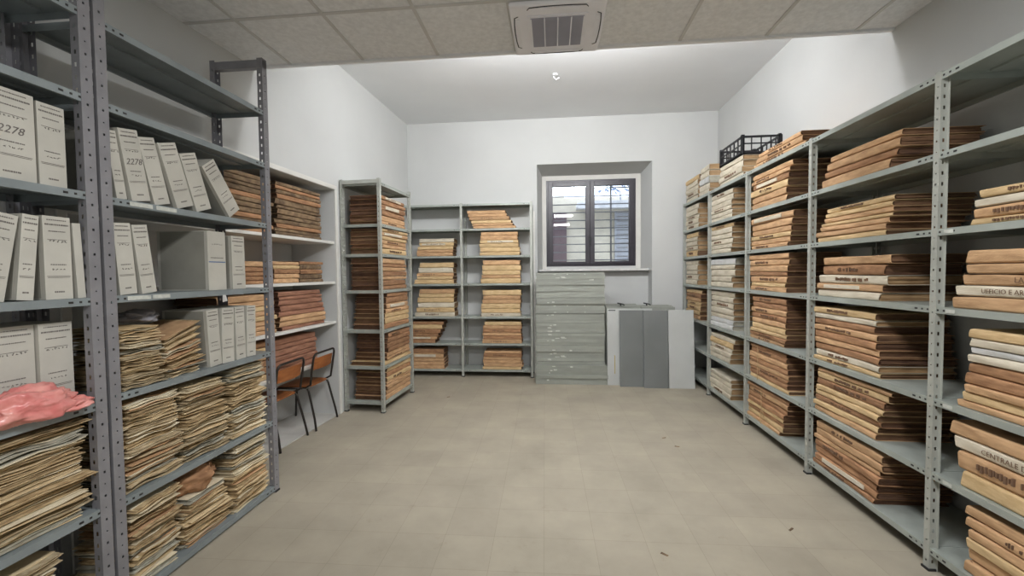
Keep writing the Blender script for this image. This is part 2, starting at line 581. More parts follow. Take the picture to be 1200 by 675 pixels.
for k, (x, y) in enumerate(((0.35, 1.23), (0.35, -1.26))):
    lf = empty('ceiling_light', (x, y, ZS))
    tag(lf, 'square flat light panel set in the dropped ceiling, %s' % ('nearer the air conditioner' if k == 0 else 'farther from the air conditioner'), 'light', 'light panels in the dropped ceiling')
    b = MB()
    b.box(-0.3, 0.3, -0.3, 0.3, -0.012, 0.0)
    b.build('frame', M_WHITE, lf)
    b = MB()
    b.box(-0.28, 0.28, -0.28, 0.28, -0.016, -0.012)
    b.build('diffuser', emit('diffuser_light', (255, 250, 240), 2.0), lf)
    area_light('panel_light', (0, 0, -0.03), (0, 0, 0), 0.55, 0.55, PANEL_W, UPPER_COL, lf)

# ------------------------------------------------------------------ air conditioner
ac = empty('air_conditioner', (0.045, 3.125, ZS))
tag(ac, 'white square ceiling cassette air conditioner with a louvred centre, in the dropped ceiling edge', 'air conditioner')
b = MB()
h = 0.318
b.box(-h, h, -h, h, -0.034, 0.0)
b.build('panel', M_AC, ac, bevel=0.014)
b = MB()
g = 0.182
b.box(-g - .02, g + .02, -g - .02, g + .02, -0.040, -0.030, 0)
for i in range(36):
    y = -g + 2 * g * i / 36
    b.box(-g, g, y, y + 0.0062, -0.046, -0.038, 1)
for x in (-g, -g / 2, 0, g / 2, g - 0.008):
    b.box(x, x + 0.008, -g, g, -0.0475, -0.040, 0)
b.build('grille', [M_AC, M_ACG], ac)
for k in range(4):
    b = MB()
    T = Matrix.Rotation(k * PI / 2, 4, 'Z')
    b.box(-0.17, 0.17, 0.255, 0.285, -0.038, -0.034, 0, T)
    f = b.build('vent_flap', M_AC, ac)
    b = MB()
    pth = [(-0.20, 0.262), (-0.185, 0.285), (-0.1, 0.292), (0, 0.294), (0.1, 0.292), (0.185, 0.285), (0.20, 0.262)]
    for (xa, ya), (xb, yb) in zip(pth, pth[1:]):
        b.quadbox([T @ Vector(q) for q in ((xa, ya, -.037), (xb, yb, -.037), (xb, yb + .007, -.037), (xa, ya + .007, -.037),
                                           (xa, ya, -.0335), (xb, yb, -.0335), (xb, yb + .007, -.0335), (xa, ya + .007, -.0335))])
    b.build('air_slot', M_ACD, f)


# ------------------------------------------------------------------ racks
def perforated(b, origin, u, v, width, height, holes, th=0.0):
    """flat strip along v (height) of the given width along u, with real rectangular holes (cu, cv, hw, hh)"""
    us = [0.0]
    o = Vector(origin)
    u, v = Vector(u), Vector(v)
    cu = width / 2
    z = 0.0

    def q(a0, a1, c0, c1):
        if a1 - a0 > 1e-6 and c1 - c0 > 1e-6:
            b.quad(o + u * a0 + v * c0, o + u * a1 + v * c0, o + u * a1 + v * c1, o + u * a0 + v * c1)
    for (cv, hw, hh) in holes:
        q(0, width, z, cv - hh)
        q(0, cu - hw, cv - hh, cv + hh)
        q(cu + hw, width, cv - hh, cv + hh)
        z = cv + hh
    q(0, width, z, height)


_pc = {}


def post_mesh(h, fwid, dep, lip, material, name):
    key = (round(h, 3), fwid, dep, lip, material.name)
    if key in _pc:
        return _pc[key]
    b = MB()
    hf, hs = [], []
    z, k = 0.05, 0
    while z < h - 0.03:
        hf.append((z, 0.0028, 0.0028) if k % 2 else (z, 0.0042, 0.005))
        hs.append((z, 0.0045, 0.009))
        z += 0.055
        k += 1
    # front face (facing -y), two side flanges running back, narrow return lips
    perforated(b, (-fwid / 2, 0, 0), (1, 0, 0), (0, 0, 1), fwid, h, hf)
    perforated(b, (-fwid / 2, 0, 0), (0, 1, 0), (0, 0, 1), dep, h, hs)
    perforated(b, (fwid / 2, 0, 0), (0, 1, 0), (0, 0, 1), dep, h, hs)
    if lip:
        for s in (-1, 1):
            x0, x1 = sorted((s * fwid / 2, s * (fwid / 2 + lip)))
            b.quad((x0, dep, 0), (x1, dep, 0), (x1, dep, h), (x0, dep, h))
    me = b.mesh(name, material)
    _pc[key] = me
    return me


_sc = {}


def shelf_mesh(L, D, th, material, name):
    key = (round(L, 3), D, th, material.name)
    if key in _sc:
        return _sc[key]
    b = MB()
    # folded sheet: top skin, four hanging lips with an inward return, stiffening rib underneath
    b.box(0, L, 0, D, -0.0015, 0)
    b.box(0, L, 0, 0.0015, -th, -0.0015)
    b.box(0, L, D - 0.0015, D, -th, -0.0015)
    b.box(0, 0.0015, 0.0015, D - 0.0015, -th, -0.0015)
    b.box(L - 0.0015, L, 0.0015, D - 0.0015, -th, -0.0015)
    b.box(0.0015, L - 0.0015, 0.0015, 0.014, -th, -th + 0.0015)
    b.box(0.0015, L - 0.0015, D - 0.014, D - 0.0015, -th, -th + 0.0015)
    b.box(0.03, L - 0.03, D * 0.42, D * 0.58, -0.012, -0.0015)
    for xx in (0.028, 0.062, 0.10, L - 0.028, L - 0.062, L - 0.10):
        w_ = 0.009 if abs(xx - L / 2) < L / 2 - 0.09 else 0.005
        b.box(xx - w_, xx + w_, -0.0012, 0.0, -th * 0.62, -th * 0.36, 1)  # dark pads stand in for the shaded holes in the lip
    me = b.mesh(name, [material, M_HOLE])
    _sc[key] = me
    return me


def rack(name, label, origin, ang, posts, depth, height, shelves, mp, ms, pw=0.045, pd=0.04, lip=0.0, th=0.032, brace=False, group=None, post_x=None):
    r = empty(name, origin, ang)
    tag(r, label, 'shelving rack', group)
    ux = posts if post_x is None else post_x
    for x in ux:
        me = post_mesh(height, pw, pd, lip, mp, 'post')
        put('post', me, r, (x, 0, 0))
        o = put('post', me, r, (x, depth, 0))
        o.rotation_euler = (0, 0, PI)
        bm_ = MB()
        bm_.box(-pw / 2 - .006, pw / 2 + .006, -0.006, pd + .006, 0, 0.012)
        for yy, rr in ((0, 0), (depth, PI)):
            if 'foot' not in _pc:
                _pc['foot'] = bm_.mesh('foot', M_BLACKP)
            o = put('foot', _pc['foot'], r, (x, yy, 0))
            o.rotation_euler = (0, 0, rr)
    for x0, x1 in zip(posts, posts[1:]):
        zs = shelves
        for z in zs:
            L = x1 - x0 - 0.004
            put('shelf', shelf_mesh(L, depth - 0.004, th, ms, 'shelf'), r, (x0 + 0.002, 0.002, z))
    return r


ZR = [2.59, 2.19, 1.80, 1.40, 0.92, 0.53, 0.125]
RO = 6.72                     # world y of the far end of the right rack
RX = 1.97
py = [6.70, 5.645, 4.585, 3.50, 2.415, 1.33]
rackR = rack('shelving_rack', 'long pale grey metal rack of card folders running along the right wall', (RX, RO, 0), -PI / 2,
             [RO - y for y in py], 0.50, 2.60, ZR, M_RAIL_R, M_SHELF_R, 0.035, 0.034, 0.012, 0.034, post_x=[RO - y + (0.02 if i == 0 else 0) for i, y in enumerate(py)])
ZL = [2.77, 2.40, 1.97, 1.51, 1.045, 0.535, 0.047]
LX = -2.04
rackL = rack('shelving_rack', 'dark grey metal rack of white boxes and loose paper files by the chairs', (LX, 1.765, 0), PI / 2,
             [0.03, 1.16], 0.40, 3.14, ZL, M_RAIL_L, M_SHELF_L, 0.05, 0.04, 0.0, 0.034)
b = MB()
for x, in ((1.16,),):
    b.box(x - 0.022, x + 0.022, 0.0, 0.40, 3.075, 3.13)
b.build('end_brace', M_RAIL_L, rackL, bevel=0.002)
rackN = rack('shelving_rack', 'dark grey metal rack nearest the viewer with the pink plastic bag', (LX, 0.60, 0), PI / 2,
             [0.03, 1.13], 0.40, 3.14, ZL[:1] + [2.40, 1.975, 1.507, 1.033, 0.55, 0.05], M_RAIL_L, M_SHELF_L, 0.05, 0.04, 0.0, 0.034)
BY = 6.42
ZB = [2.645, 2.27, 1.86, 1.435, 0.93, 0.517, 0.114]
rackB = rack('shelving_rack', 'pale grey two-bay metal rack of tan folders standing against the back wall', (-2.30, BY, 0), 0,
             [0.02, 0.92, 1.985], 0.34, 2.66, ZB, M_RAIL_R, M_SHELF_R, 0.035, 0.03, 0.0, 0.030)
ZF = [2.64, 2.17, 1.83, 1.41, 0.95, 0.53, 0.12]
FA = PI / 2 - math.radians(4.0)
FO = (-1.93, 4.70)
rackF = rack('shelving_rack', 'pale grey single-bay metal rack end-on to the room, between alcove and back rack', (FO[0], FO[1], 0), FA,
             [0.0, 0.84], 0.49, 2.68, ZF, M_RAIL_R, M_SHELF_R, 0.038, 0.035, 0.0, 0.034)
b = MB()
b.box(-0.019, 0.019, 0, 0.49, 2.625, 2.67)
b.box(0.821, 0.859, 0, 0.49, 2.625, 2.67)
b.build('end_brace', M_RAIL_R, rackF, bevel=0.002)

# alcove shelves
ZA = [1.97, 1.52, 1.07, 0.65]
nm = ['topmost', 'second from top', 'third from top', 'lowest']
for z, q in zip(ZA, nm):
    b = MB()
    e = 0.045 if z < 0.8 else 0.01
    b.quadbox([(XL(A0) - AD, A0, z - 0.028), (XL(A0) - e, A0, z - 0.028), (XL(A1) - e, A1, z - 0.028), (XL(A1) - AD, A1, z - 0.028),
               (XL(A0) - AD, A0, z), (XL(A0) - e, A0, z), (XL(A1) - e, A1, z), (XL(A1) - AD, A1, z)])
    tag(b.build('alcove_shelf', M_WHITE, bevel=0.002), 'white painted shelf board in the wall alcove, ' + q, 'shelf', 'white boards in the alcove')


# ------------------------------------------------------------------ folders
def cover_mesh(W, D, T, seed, name):
    """stiff card wrapped round the spine (local y=0 faces the room), open at the ends"""
    rr = random.Random(seed)
    nx = 9
    th = 0.0028
    rad = min(T * 0.32, 0.014)
    prof = []
    for k in range(4):
        y = D - (D - rad - 0.01) * k / 3
        prof.append((y, T))
    for k in range(1, 4):
        a = PI / 2 * k / 4
        prof.append((rad - rad * math.sin(a), T - rad + rad * math.cos(a)))
    prof.append((0, T * 0.62))
    prof.append((0.0, T * 0.38))
    for k in range(1, 4):
        a = PI / 2 * k / 4
        prof.append((rad - rad * math.cos(a), rad - rad * math.sin(a)))
    for k in range(4):
        prof.append((rad + 0.01 + (D - rad - 0.01) * k / 3, 0))
    n = len(prof)
    sk0, sk1 = rr.uniform(-.015, .012), rr.uniform(-.015, .012)
    ph = rr.uniform(0, 6)
    bow = rr.uniform(-.003, .004)
    b = MB()

    def P(i, j, ins):
        y, z = prof[j]
        x = -W / 2 + W * i / (nx - 1)
        u = 2 * i / (nx - 1) - 1
        zc = z / T
        x += (1 - zc) * (sk0 if u < 0 else sk1) * abs(u)
        y2 = y + bow * (1 - u * u) * (1 if y < 0.05 else 0.3) + 0.0018 * math.sin(ph + 5 * u + 3 * zc)
        z2 = z
        if ins:
            # inset towards the middle of the folder
            cy = 0.5
            if y < rad + 0.001:
                y2 += th * (1 - min(1, max(0, (y / rad) ** 2)) * 0.5)
                z2 += (-th if z > T / 2 else th) * min(1, abs(z - T / 2) / (T / 2))
            else:
                z2 += -th if z > T / 2 else th
        # sagging / lifting of the upper board, kept inside the stack height
        if z > T / 2:
            z2 -= 0.0025 * (0.5 + 0.5 * math.sin(ph * 2 + 4 * u)) + (0.004 * abs(u) ** 4 if rr_c else 0)
        return (x, y2, z2)
    rr_c = rr.random() < 0.5
    for ins in (0, 1):
        for i in range(nx):
            for j in range(n):
                b.v.append(P(i, j, ins))
    K = nx * n
    for i in range(nx - 1):
        for j in range(n - 1):
            a, c = i * n + j, (i + 1) * n + j
            b.f.append((a, c, c + 1, a + 1))
            b.m.append(0)
            b.f.append((K + a, K + a + 1, K + c + 1, K + c))
            b.m.append(0)
    for i in range(nx - 1):
        for j in (0, n - 1):
            a, c = i * n + j, (i + 1) * n + j
            b.f.append((a, c, K + c, K + a) if j else (c, a, K + a, K + c))
            b.m.append(0)
    for j in range(n - 1):
        for i in (0, nx - 1):
            a = i * n + j
            b.f.append((a, a + 1, K + a + 1, K + a) if i == 0 else (a + 1, a, K + a, K + a + 1))
            b.m.append(0)
    return b.mesh(name, M_BOX)


def paper_mesh(W, D, T, seed, name, k=7):
    rr = random.Random(seed)
    b = MB()
    z = 0.0030
    ztop = T - 0.0062
    cuts = sorted(rr.random() for _ in range(k - 1))
    zs = [z] + [z + (ztop - z) * c for c in cuts] + [ztop]
    for i in range(k):
        i0, i1 = rr.uniform(0.0, 0.016), rr.uniform(0.0, 0.016)
        if rr.random() < .2:
            i0 = -rr.uniform(0, .006)
        x0, x1 = -W / 2 + i0, W / 2 - i1
        y0, y1 = rr.uniform(0.010, 0.016), D - rr.uniform(0.0, 0.02)
        j = rr.uniform(-.003, .003)
        b.quadbox([(x0, y0, zs[i]), (x1, y0, zs[i]), (x1 + j, y1, zs[i]), (x0 + j, y1, zs[i]),
                   (x0, y0, zs[i + 1]), (x1, y0, zs[i + 1]), (x1 + j, y1, zs[i + 1]), (x0 + j, y1, zs[i + 1])])
    return b.mesh(name, M_BOX)


def label_mesh(W, T, seed):
    rr = random.Random(seed)
    b = MB()
    w0 = -W * rr.uniform(.30, .42)
    w1 = W * rr.uniform(.1, .38)
    z0, z1 = T * 0.24, T * 0.78
    b.box(w0, w1, -0.0052, 0.0034, z0, z1)
    return b.mesh('spine_label', CARD['cream'][0])


def ink_mesh(W, T, seed):
    """a row of short faded pen strokes"""
    rr = random.Random(seed)
    b = MB()
    x = -W * rr.uniform(.2, .38)
    e = W * rr.uniform(-.02, .3)
    while x < e:
        w_ = rr.uniform(.004, .012)
        h_ = rr.uniform(.10, .20) * T
        zc = T * (0.5 + rr.uniform(-.05, .05))
        b.box(x, x + w_, -0.0054, 0.004, zc - h_, zc + h_)
        x += w_ + rr.uniform(.004, .012) + (0.02 if rr.random() < .18 else 0)
    return b.mesh('lettering', M_INKB)


W0, D0, T0 = 0.62, 0.42, 0.060
COV = [cover_mesh(W0, D0, T0, 100 + i, 'cover') for i in range(8)]
PAP = [paper_mesh(W0, D0, T0, 200 + i, 'paper_block') for i in range(8)]
LAB = [label_mesh(W0, T0, 300 + i) for i in range(5)]
INK = [ink_mesh(W0, T0, 400 + i) for i in range(7)]


def sheaf_mesh(W, D, T, seed, part):
    """loose papers in a soft folder: many wavy sheets of uneven reach; part 0 = outer folded sheet, 1 = papers"""
    rr = random.Random(seed)
    b = MB()
    lay = 7
    ph = rr.uniform(0, 6)
    ys = [0, .05, .2, .5, 1]
    nx = 7
    for k in range(lay):
        outer = k in (0, lay - 1)
        z0 = T * k / lay
        w = rr.uniform(.86, 1.0) * W
        off = rr.uniform(-.05, .05) * W
        rot = math.radians(rr.uniform(-5, 5))
        pull = rr.uniform(-.012, .030)
        ph2 = ph + rr.uniform(-.4, .4)
        amp = rr.uniform(.0010, .0032)
        g = rr.uniform(.30, .75) * T / lay
        if outer != (part == 0):
            continue
        k0 = len(b.v)
        for lev in (0, 1):
            for i in range(nx):
                for y in ys:
                    u = 2 * i / (nx - 1) - 1
                    x = off + w / 2 * u
                    yy = pull + y * D * .96
                    x, yy = x * math.cos(rot) - yy * math.sin(rot) * .5, yy + x * math.sin(rot)
                    edge = (1 - y) ** 3
                    z = z0 + lev * g + amp * (math.sin(ph2 + 4.2 * u + 3 * y) + 1) + edge * (-.004 * (k / lay - .3) + .0032 * math.sin(ph2 * 3 + 5 * u))
                    b.v.append((x, yy, min(T, max(0, z))))
        ny = len(ys)
        K = nx * ny
        for i in range(nx - 1):
            for j in range(ny - 1):
                a, c = k0 + i * ny + j, k0 + (i + 1) * ny + j
                b.f.append((a, a + 1, c + 1, c))
                b.f.append((K + a, K + c, K + c + 1, K + a + 1))
                b.m += [0, 0]
        for i in range(nx - 1):
            a, c = k0 + i * ny, k0 + (i + 1) * ny
            b.f.append((a, c, K + c, K + a))
            a, c = a + ny - 1, c + ny - 1
            b.f.append((c, a, K + a, K + c))
            b.m += [0, 0]
        for j in range(ny - 1):
            a = k0 + j
            b.f.append((a + 1, a, K + a, K + a + 1))
            a = k0 + (nx - 1) * ny + j
            b.f.append((a, a + 1, K + a + 1, K + a))
            b.m += [0, 0]
    return b.mesh('wrapper' if part == 0 else 'papers', M_BOX)


SW, SD, ST = 0.32, 0.34, 0.036
SHO = [sheaf_mesh(SW, SD, ST, 500 + i, 0) for i in range(9)]
SHI = [sheaf_mesh(SW, SD, ST, 500 + i, 1) for i in range(9)]

ORD = ['bottom one', 'second from bottom', 'third from bottom', 'fourth from bottom', 'fifth from bottom', 'sixth from bottom', 'seventh from bottom',
       'eighth from bottom', 'ninth from bottom', 'tenth from bottom', 'eleventh from bottom', 'twelfth from bottom', 'thirteenth from bottom', 'fourteenth from bottom']


def objmat(o, m):
    o.material_slots[0].link = 'OBJECT'
    o.material_slots[0].material = m


class Frame:
    """a rack's own axes: s along it, d into it"""
    def __init__(f, ox, oy, ang):
        f.T = Matrix.Translation((ox, oy, 0)) @ Matrix.Rotation(ang, 4, 'Z')
        f.ang = ang

    def at(f, s, d, z):
        return f.T @ Vector((s, d, z))


FR = Frame(RX, RO, -PI / 2)
FL_ = Frame(LX, 0, PI / 2)
FB = Frame(0, BY, 0)
FF = Frame(FO[0], FO[1], FA)
FA_ = Frame(XL(0), 0, PI / 2 - math.atan(0.055))

SHADE = {'khaki': 'khaki', 'pale': 'pale cream', 'cream': 'cream', 'wheat': 'straw-coloured', 'tan': 'tan', 'brown': 'brown', 'reddish': 'reddish brown', 'dark brown': 'dark brown', 'white': 'white'}


BAYS = {}


def clampbay(fr, s0, s1, pad=0.032):
    for a, b_ in BAYS.get(id(fr), ()):
        if a <= (s0 + s1) / 2 <= b_:
            return max(s0, a + pad + .018), min(s1, b_ - pad - .018)
    return s0, s1


BAYS[id(FR)] = [(RO - a + (.026 if a > 6.6 else 0), RO - c) for a, c in zip(py, py[1:])]
BAYS[id(FB)] = [(-2.28, -1.38), (-1.38, -0.315)]
BAYS[id(FF)] = [(0.0, 0.84)]
BAYS[id(FL_)] = [(1.795, 2.925), (0.63, 1.73)]


def folder_stack(fr, sb0, sb1, st0, st1, z, h, cols, depth, place, group, d0=0.02, seed=0, name='card_folder', noun='card folder', cat='folder',
                 marks=True, jit=0.010, rot=1.2, dj=0.012, topped=None):
    rr = random.Random(seed * 31 + 5)
    n = len(cols)
    ws = [rr.uniform(.72, 1.28) for _ in range(n)]
    tot = sum(ws)
    zz = z
    out = []
    for i in range(n):
        T = h * ws[i] / tot
        t = (i + .5) / n
        s0 = sb0 + (st0 - sb0) * t + rr.uniform(-jit, jit)
        s1 = sb1 + (st1 - sb1) * t + rr.uniform(-jit, jit)
        s0, s1 = clampbay(fr, s0, s1)
        W = s1 - s0
        k = rr.randrange(8)
        root = bpy.data.objects.new(name, None)
        root.empty_display_size = .05
        root.location = fr.at((s0 + s1) / 2, d0 + rr.uniform(0, dj), zz + 0.0004)
        root.rotation_euler = (0, 0, fr.ang + math.radians(rr.uniform(-rot, rot)))
        root.scale = (W / W0, depth / D0, (T - 0.0008) / T0)
        C.objects.link(root)
        tag(root, '%s %s, %s, %s' % (SHADE[cols[i]], noun, (ORD[i] if i < n - 1 else 'topmost one') if n > 1 else 'lying alone', place), cat, group)
        co = put('cover', COV[k], root)
        pa = put('paper_block', PAP[rr.randrange(8)], root)
        objmat(co, CARD[cols[i]][0])
        objmat(pa, CARD[cols[i]][1])
        q = rr.random()
        if marks and q < .30:
            put('lettering', INK[rr.randrange(7)], root)
        if marks and .27 < q < .36 and cols[i] not in ('cream', 'white'):
            put('spine_label', LAB[rr.randrange(5)], root)
        out.append(root)
        zz += T
    return out


def mix(n, pal, seed):
    rr = random.Random(seed * 7 + 1)
    return [rr.choice(pal) for _ in range(n)]


PALS = {'cream': ['cream'] * 6 + ['white', 'wheat'], 'tan': ['tan'] * 5 + ['wheat', 'brown'], 'brown': ['brown'] * 4 + ['tan'] * 4 + ['wheat'],
        'wheat': ['wheat'] * 5 + ['tan'], 'straw': ['wheat'] * 3 + ['tan'] * 2 + ['cream'], 'reddish': ['reddish'] * 5 + ['tan'], 'dark brown': ['dark brown'] * 5 + ['brown']}
BAYN = {'Z': 'end bay by back wall', 'A': 'second bay from back wall', 'B': 'middle bay', 'C': 'fourth bay from back wall', 'D': 'nearest bay'}
ROWN = {0: 'on top of', 1: 'sixth shelf up', 2: 'fifth shelf up', 3: 'fourth shelf up', 4: 'third shelf up', 5: 'second shelf up', 6: 'bottom shelf'}

RIGHT = [
    ('Z', 0, 6.10, 6.67, 6.08, 6.62, 0.330, 5, 'cream'), ('Z', 0, 5.46, 6.05, 5.45, 6.00, 0.370, 5, 'cream'),
    ('A', 0, 4.70, 5.39, 4.75, 5.30, 0.225, 4, 'cream'), ('B', 0, 3.60, 4.46, 3.71, 4.38, 0.130, 3, 'tan'),
    ('Z', 1, 6.085, 6.67, 6.09, 6.67, 0.345, 5, 'cream'), ('A', 1, 4.992, 5.61, 4.97, 5.60, 0.330, 6, 'cream'),
    ('B', 1, 3.874, 4.519, 3.804, 4.491, 0.335, 6, 'tan'),
    ('Z', 2, 6.113, 6.67, 6.084, 6.67, 0.335, 5, 'cream'), ('A', 2, 5.007, 5.60, 4.945, 5.60, 0.335, 6, 'cream'),
    ('B', 2, 3.825, 4.511, 3.765, 4.5, 0.306, 6, 'tan'),
    ('Z', 3, 6.08, 6.67, 6.113, 6.65, 0.34, 5, 'cream'), ('A', 3, 4.976, 5.596, 4.89, 5.604, 0.335, 5, 'cream'),
    ('B', 3, 3.869, 4.502, 3.824, 4.53, 0.345, 7, 'tan'),
    ('Z', 4, 5.996, 6.591, 5.936, 6.559, 0.41, 7, 'brown'), ('A', 4, 4.967, 5.60, 4.886, 5.60, 0.432, 7, 'cream'),
    ('B', 4, 3.871, 4.53, 3.828, 4.447, 0.425, 9, 'brown'),
    ('A', 5, 5.029, 5.60, 4.90, 5.60, 0.298, 5, 'cream'), ('B', 5, 3.80, 4.54, 3.856, 4.492, 0.338, 8, 'brown'),
    ('A', 6, 4.997, 5.61, 4.978, 5.608, 0.235, 4, 'cream'), ('B', 6, 3.936, 4.55, 3.79, 4.54, 0.345, 8, 'brown'),
    ('C', 1, 2.757, 3.417, 2.646, 3.276, 0.215, 4, 'tan'), ('C', 2, 2.773, 3.449, 2.696, 3.324, 0.237, 7, 'wheat'),
    ('C', 3, 2.816, 3.449, 2.73, 3.354, 0.285, 5, ['cream', 'tan', 'cream', 'brown', 'tan']),
    ('C', 4, 2.796, 3.458, 2.856, 3.458, 0.403, 9, ['wheat', 'cream', 'brown', 'tan', 'brown', 'tan', 'brown', 'cream', 'wheat']),
    ('C', 5, 2.841, 3.455, 2.699, 3.388, 0.335, 8, 'brown'), ('C', 6, 2.823, 3.438, 2.745, 3.407, 0.335, 7, 'brown'),
    ('D', 2, 1.63, 2.263, 1.57, 2.191, 0.162, 4, ['wheat', 'tan', 'cream', 'wheat']),
    ('D', 3, 1.66, 2.331, 1.60, 2.243, 0.284, 5, ['tan', 'cream', 'tan', 'tan', 'tan']),
    ('D', 4, 1.63, 2.281, 1.61, 2.225, 0.389, 9, ['tan', 'wheat', 'tan', 'brown', 'brown', 'cream', 'white', 'cream', 'wheat']),
    ('D', 5, 1.58, 2.248, 1.66, 2.334, 0.309, 4, ['wheat', 'tan', 'cream', 'tan']),
    ('D', 6, 1.60, 2.223, 1.58, 2.207, 0.335, 6, 'tan'),
]
rt_depth = {'Z': 0.40, 'A': 0.40, 'B': 0.43, 'C': 0.44, 'D': 0.44}
stacksR = {}
for k, (bay, row, y0b, y1b, y0t, y1t, h, n, col) in enumerate(RIGHT):
    cols = col if isinstance(col, list) else mix(n, PALS[col], k)
    place = ('%s, %s, right rack' % (ROWN[row], BAYN[bay])) if row else ('on top of right rack, ' + ['end stack', 'second stack from back wall', 'stack under crate', 'stack in front of crate'][k])
    stacksR[(bay, row, k)] = folder_stack(FR, RO - y1b, RO - y0b, RO - y1t, RO - y0t, ZR[row], h, cols, rt_depth[bay], place,
                                          'card folders stacked on the right rack', d0=0.016, seed=k, rot=1.3, jit=0.016)

# back rack
BACK = [(1.86, -2.10, -1.509, -2.018, -1.505, 0.271, 5, 'straw', 'left bay, fifth shelf up'), (1.435, -2.13, -1.515, -2.03, -1.51, 0.328, 5, 'straw', 'left bay, fourth shelf up'),
        (0.93, -2.122, -1.509, -2.033, -1.503, 0.424, 6, 'straw', 'left bay, third shelf up'), (0.517, -2.22, -1.836, -2.20, -1.664, 0.333, 6, 'brown', 'left bay, second shelf up'),
        (0.114, -2.22, -1.687, -2.18, -1.683, 0.309, 5, 'tan', 'left bay, bottom shelf'),
        (2.27, -1.18, -0.54, -1.30, -0.73, 0.275, 6, 'tan', 'right bay, sixth shelf up'), (1.86, -1.11, -0.49, -1.08, -0.53, 0.357, 6, 'straw', 'right bay, fifth shelf up'),
        (1.435, -1.09, -0.483, -1.05, -0.479, 0.354, 5, 'straw', 'right bay, fourth shelf up'), (0.93, -1.10, -0.486, -1.05, -0.483, 0.404, 6, 'straw', 'right bay, third shelf up'),
        (0.517, -1.08, -0.478, -1.04, -0.475, 0.333, 6, 'tan', 'right bay, second shelf up'), (0.114, -1.083, -0.475, -1.05, -0.479, 0.283, 6, 'tan', 'right bay, bottom shelf')]
for k, (z, a, b_, c, d, h, n, col, pl) in enumerate(BACK):
    folder_stack(FB, a, b_, c, d, z, h, mix(n, PALS[col], 50 + k), 0.28, pl.replace(' up', ' up,').rstrip(',') + ', back rack', 'card folders stacked on the back rack', d0=0.012, seed=60 + k)

# free rack
fsh = ['topmost loaded shelf', 'second loaded shelf down', 'third loaded shelf down', 'fourth loaded shelf down', 'second shelf up', 'bottom shelf']
for k, (z, a, b_, c, d, h, n, col) in enumerate(((2.17, 0.03, 0.70, 0.03, 0.70, 0.335, 6, 'brown'), (1.83, 0.03, 0.73, 0.05, 0.75, 0.30, 6, 'tan'), (1.41, 0.03, 0.70, 0.03, 0.70, 0.37, 7, 'brown'),
                                                   (0.95, 0.08, 0.76, 0.15, 0.74, 0.42, 7, 'brown'), (0.58, 0.12, 0.79, 0.15, 0.78, 0.32, 6, 'brown'), (0.12, 0.06, 0.80, 0.14, 0.79, 0.37, 7, 'brown'))):
    folder_stack(FF, a, b_, c, d, z, h, mix(n, PALS[col], 90 + k), 0.40, fsh[k] + ', rack beside the alcove', 'card folders stacked on the rack beside the alcove', d0=0.012, seed=80 + k, rot=1.5)
folder_stack(FF, 0.03, 0.80, 0.03, 0.80, 0.53, 0.046, ['wheat'], 0.435, 'under brown folders, second shelf up, rack beside alcove', None, d0=0.006, seed=99, marks=False, rot=0,
             name='portfolio_folder', noun='wide flat portfolio')

# older archive folders in the alcove
ALC = [(1.97, 3.70, 4.40, 3.74, 4.42, 0.50, 12, 'dark brown', 'topmost board, stack beside the frame'), (1.97, 2.98, 3.66, 3.0, 3.66, 0.49, 12, 'dark brown', 'topmost board, second stack from frame'),
       (1.52, 3.66, 4.02, 3.67, 4.03, 0.205, 5, 'tan', 'second board down, second stack from frame'), (1.52, 4.04, 4.41, 4.05, 4.42, 0.215, 5, 'dark brown', 'second board down, stack beside the frame'),
       (1.52, 3.2, 3.54, 3.2, 3.54, 0.20, 5, 'brown', 'second board down, third stack from frame'), (1.07, 3.75, 4.46, 3.70, 4.36, 0.37, 8, 'reddish', 'third board down, stack beside the frame'),
       (1.07, 3.02, 3.67, 3.04, 3.66, 0.36, 8, 'tan', 'third board down, second stack from frame'), (0.65, 3.67, 4.37, 3.67, 4.33, 0.345, 6, 'reddish', 'lowest board, stack behind the chairs'),
       (0.65, 2.95, 3.60, 2.97, 3.61, 0.35, 6, 'brown', 'lowest board, second stack from frame')]
for k, (z, a, b_, c, d, h, n, col, pl) in enumerate(ALC):
    q = math.cos(math.atan(0.055))
    folder_stack(FA_, a / q, b_ / q, c / q, d / q, z, h, mix(n, PALS[col], 130 + k), 0.38, 'alcove ' + pl, 'old folders stacked in the wall alcove', d0=0.08 if z < .8 else 0.03, seed=120 + k,
                 name='old_folder', noun='worn folder', cat='register', marks=False, rot=1.6, jit=0.016)


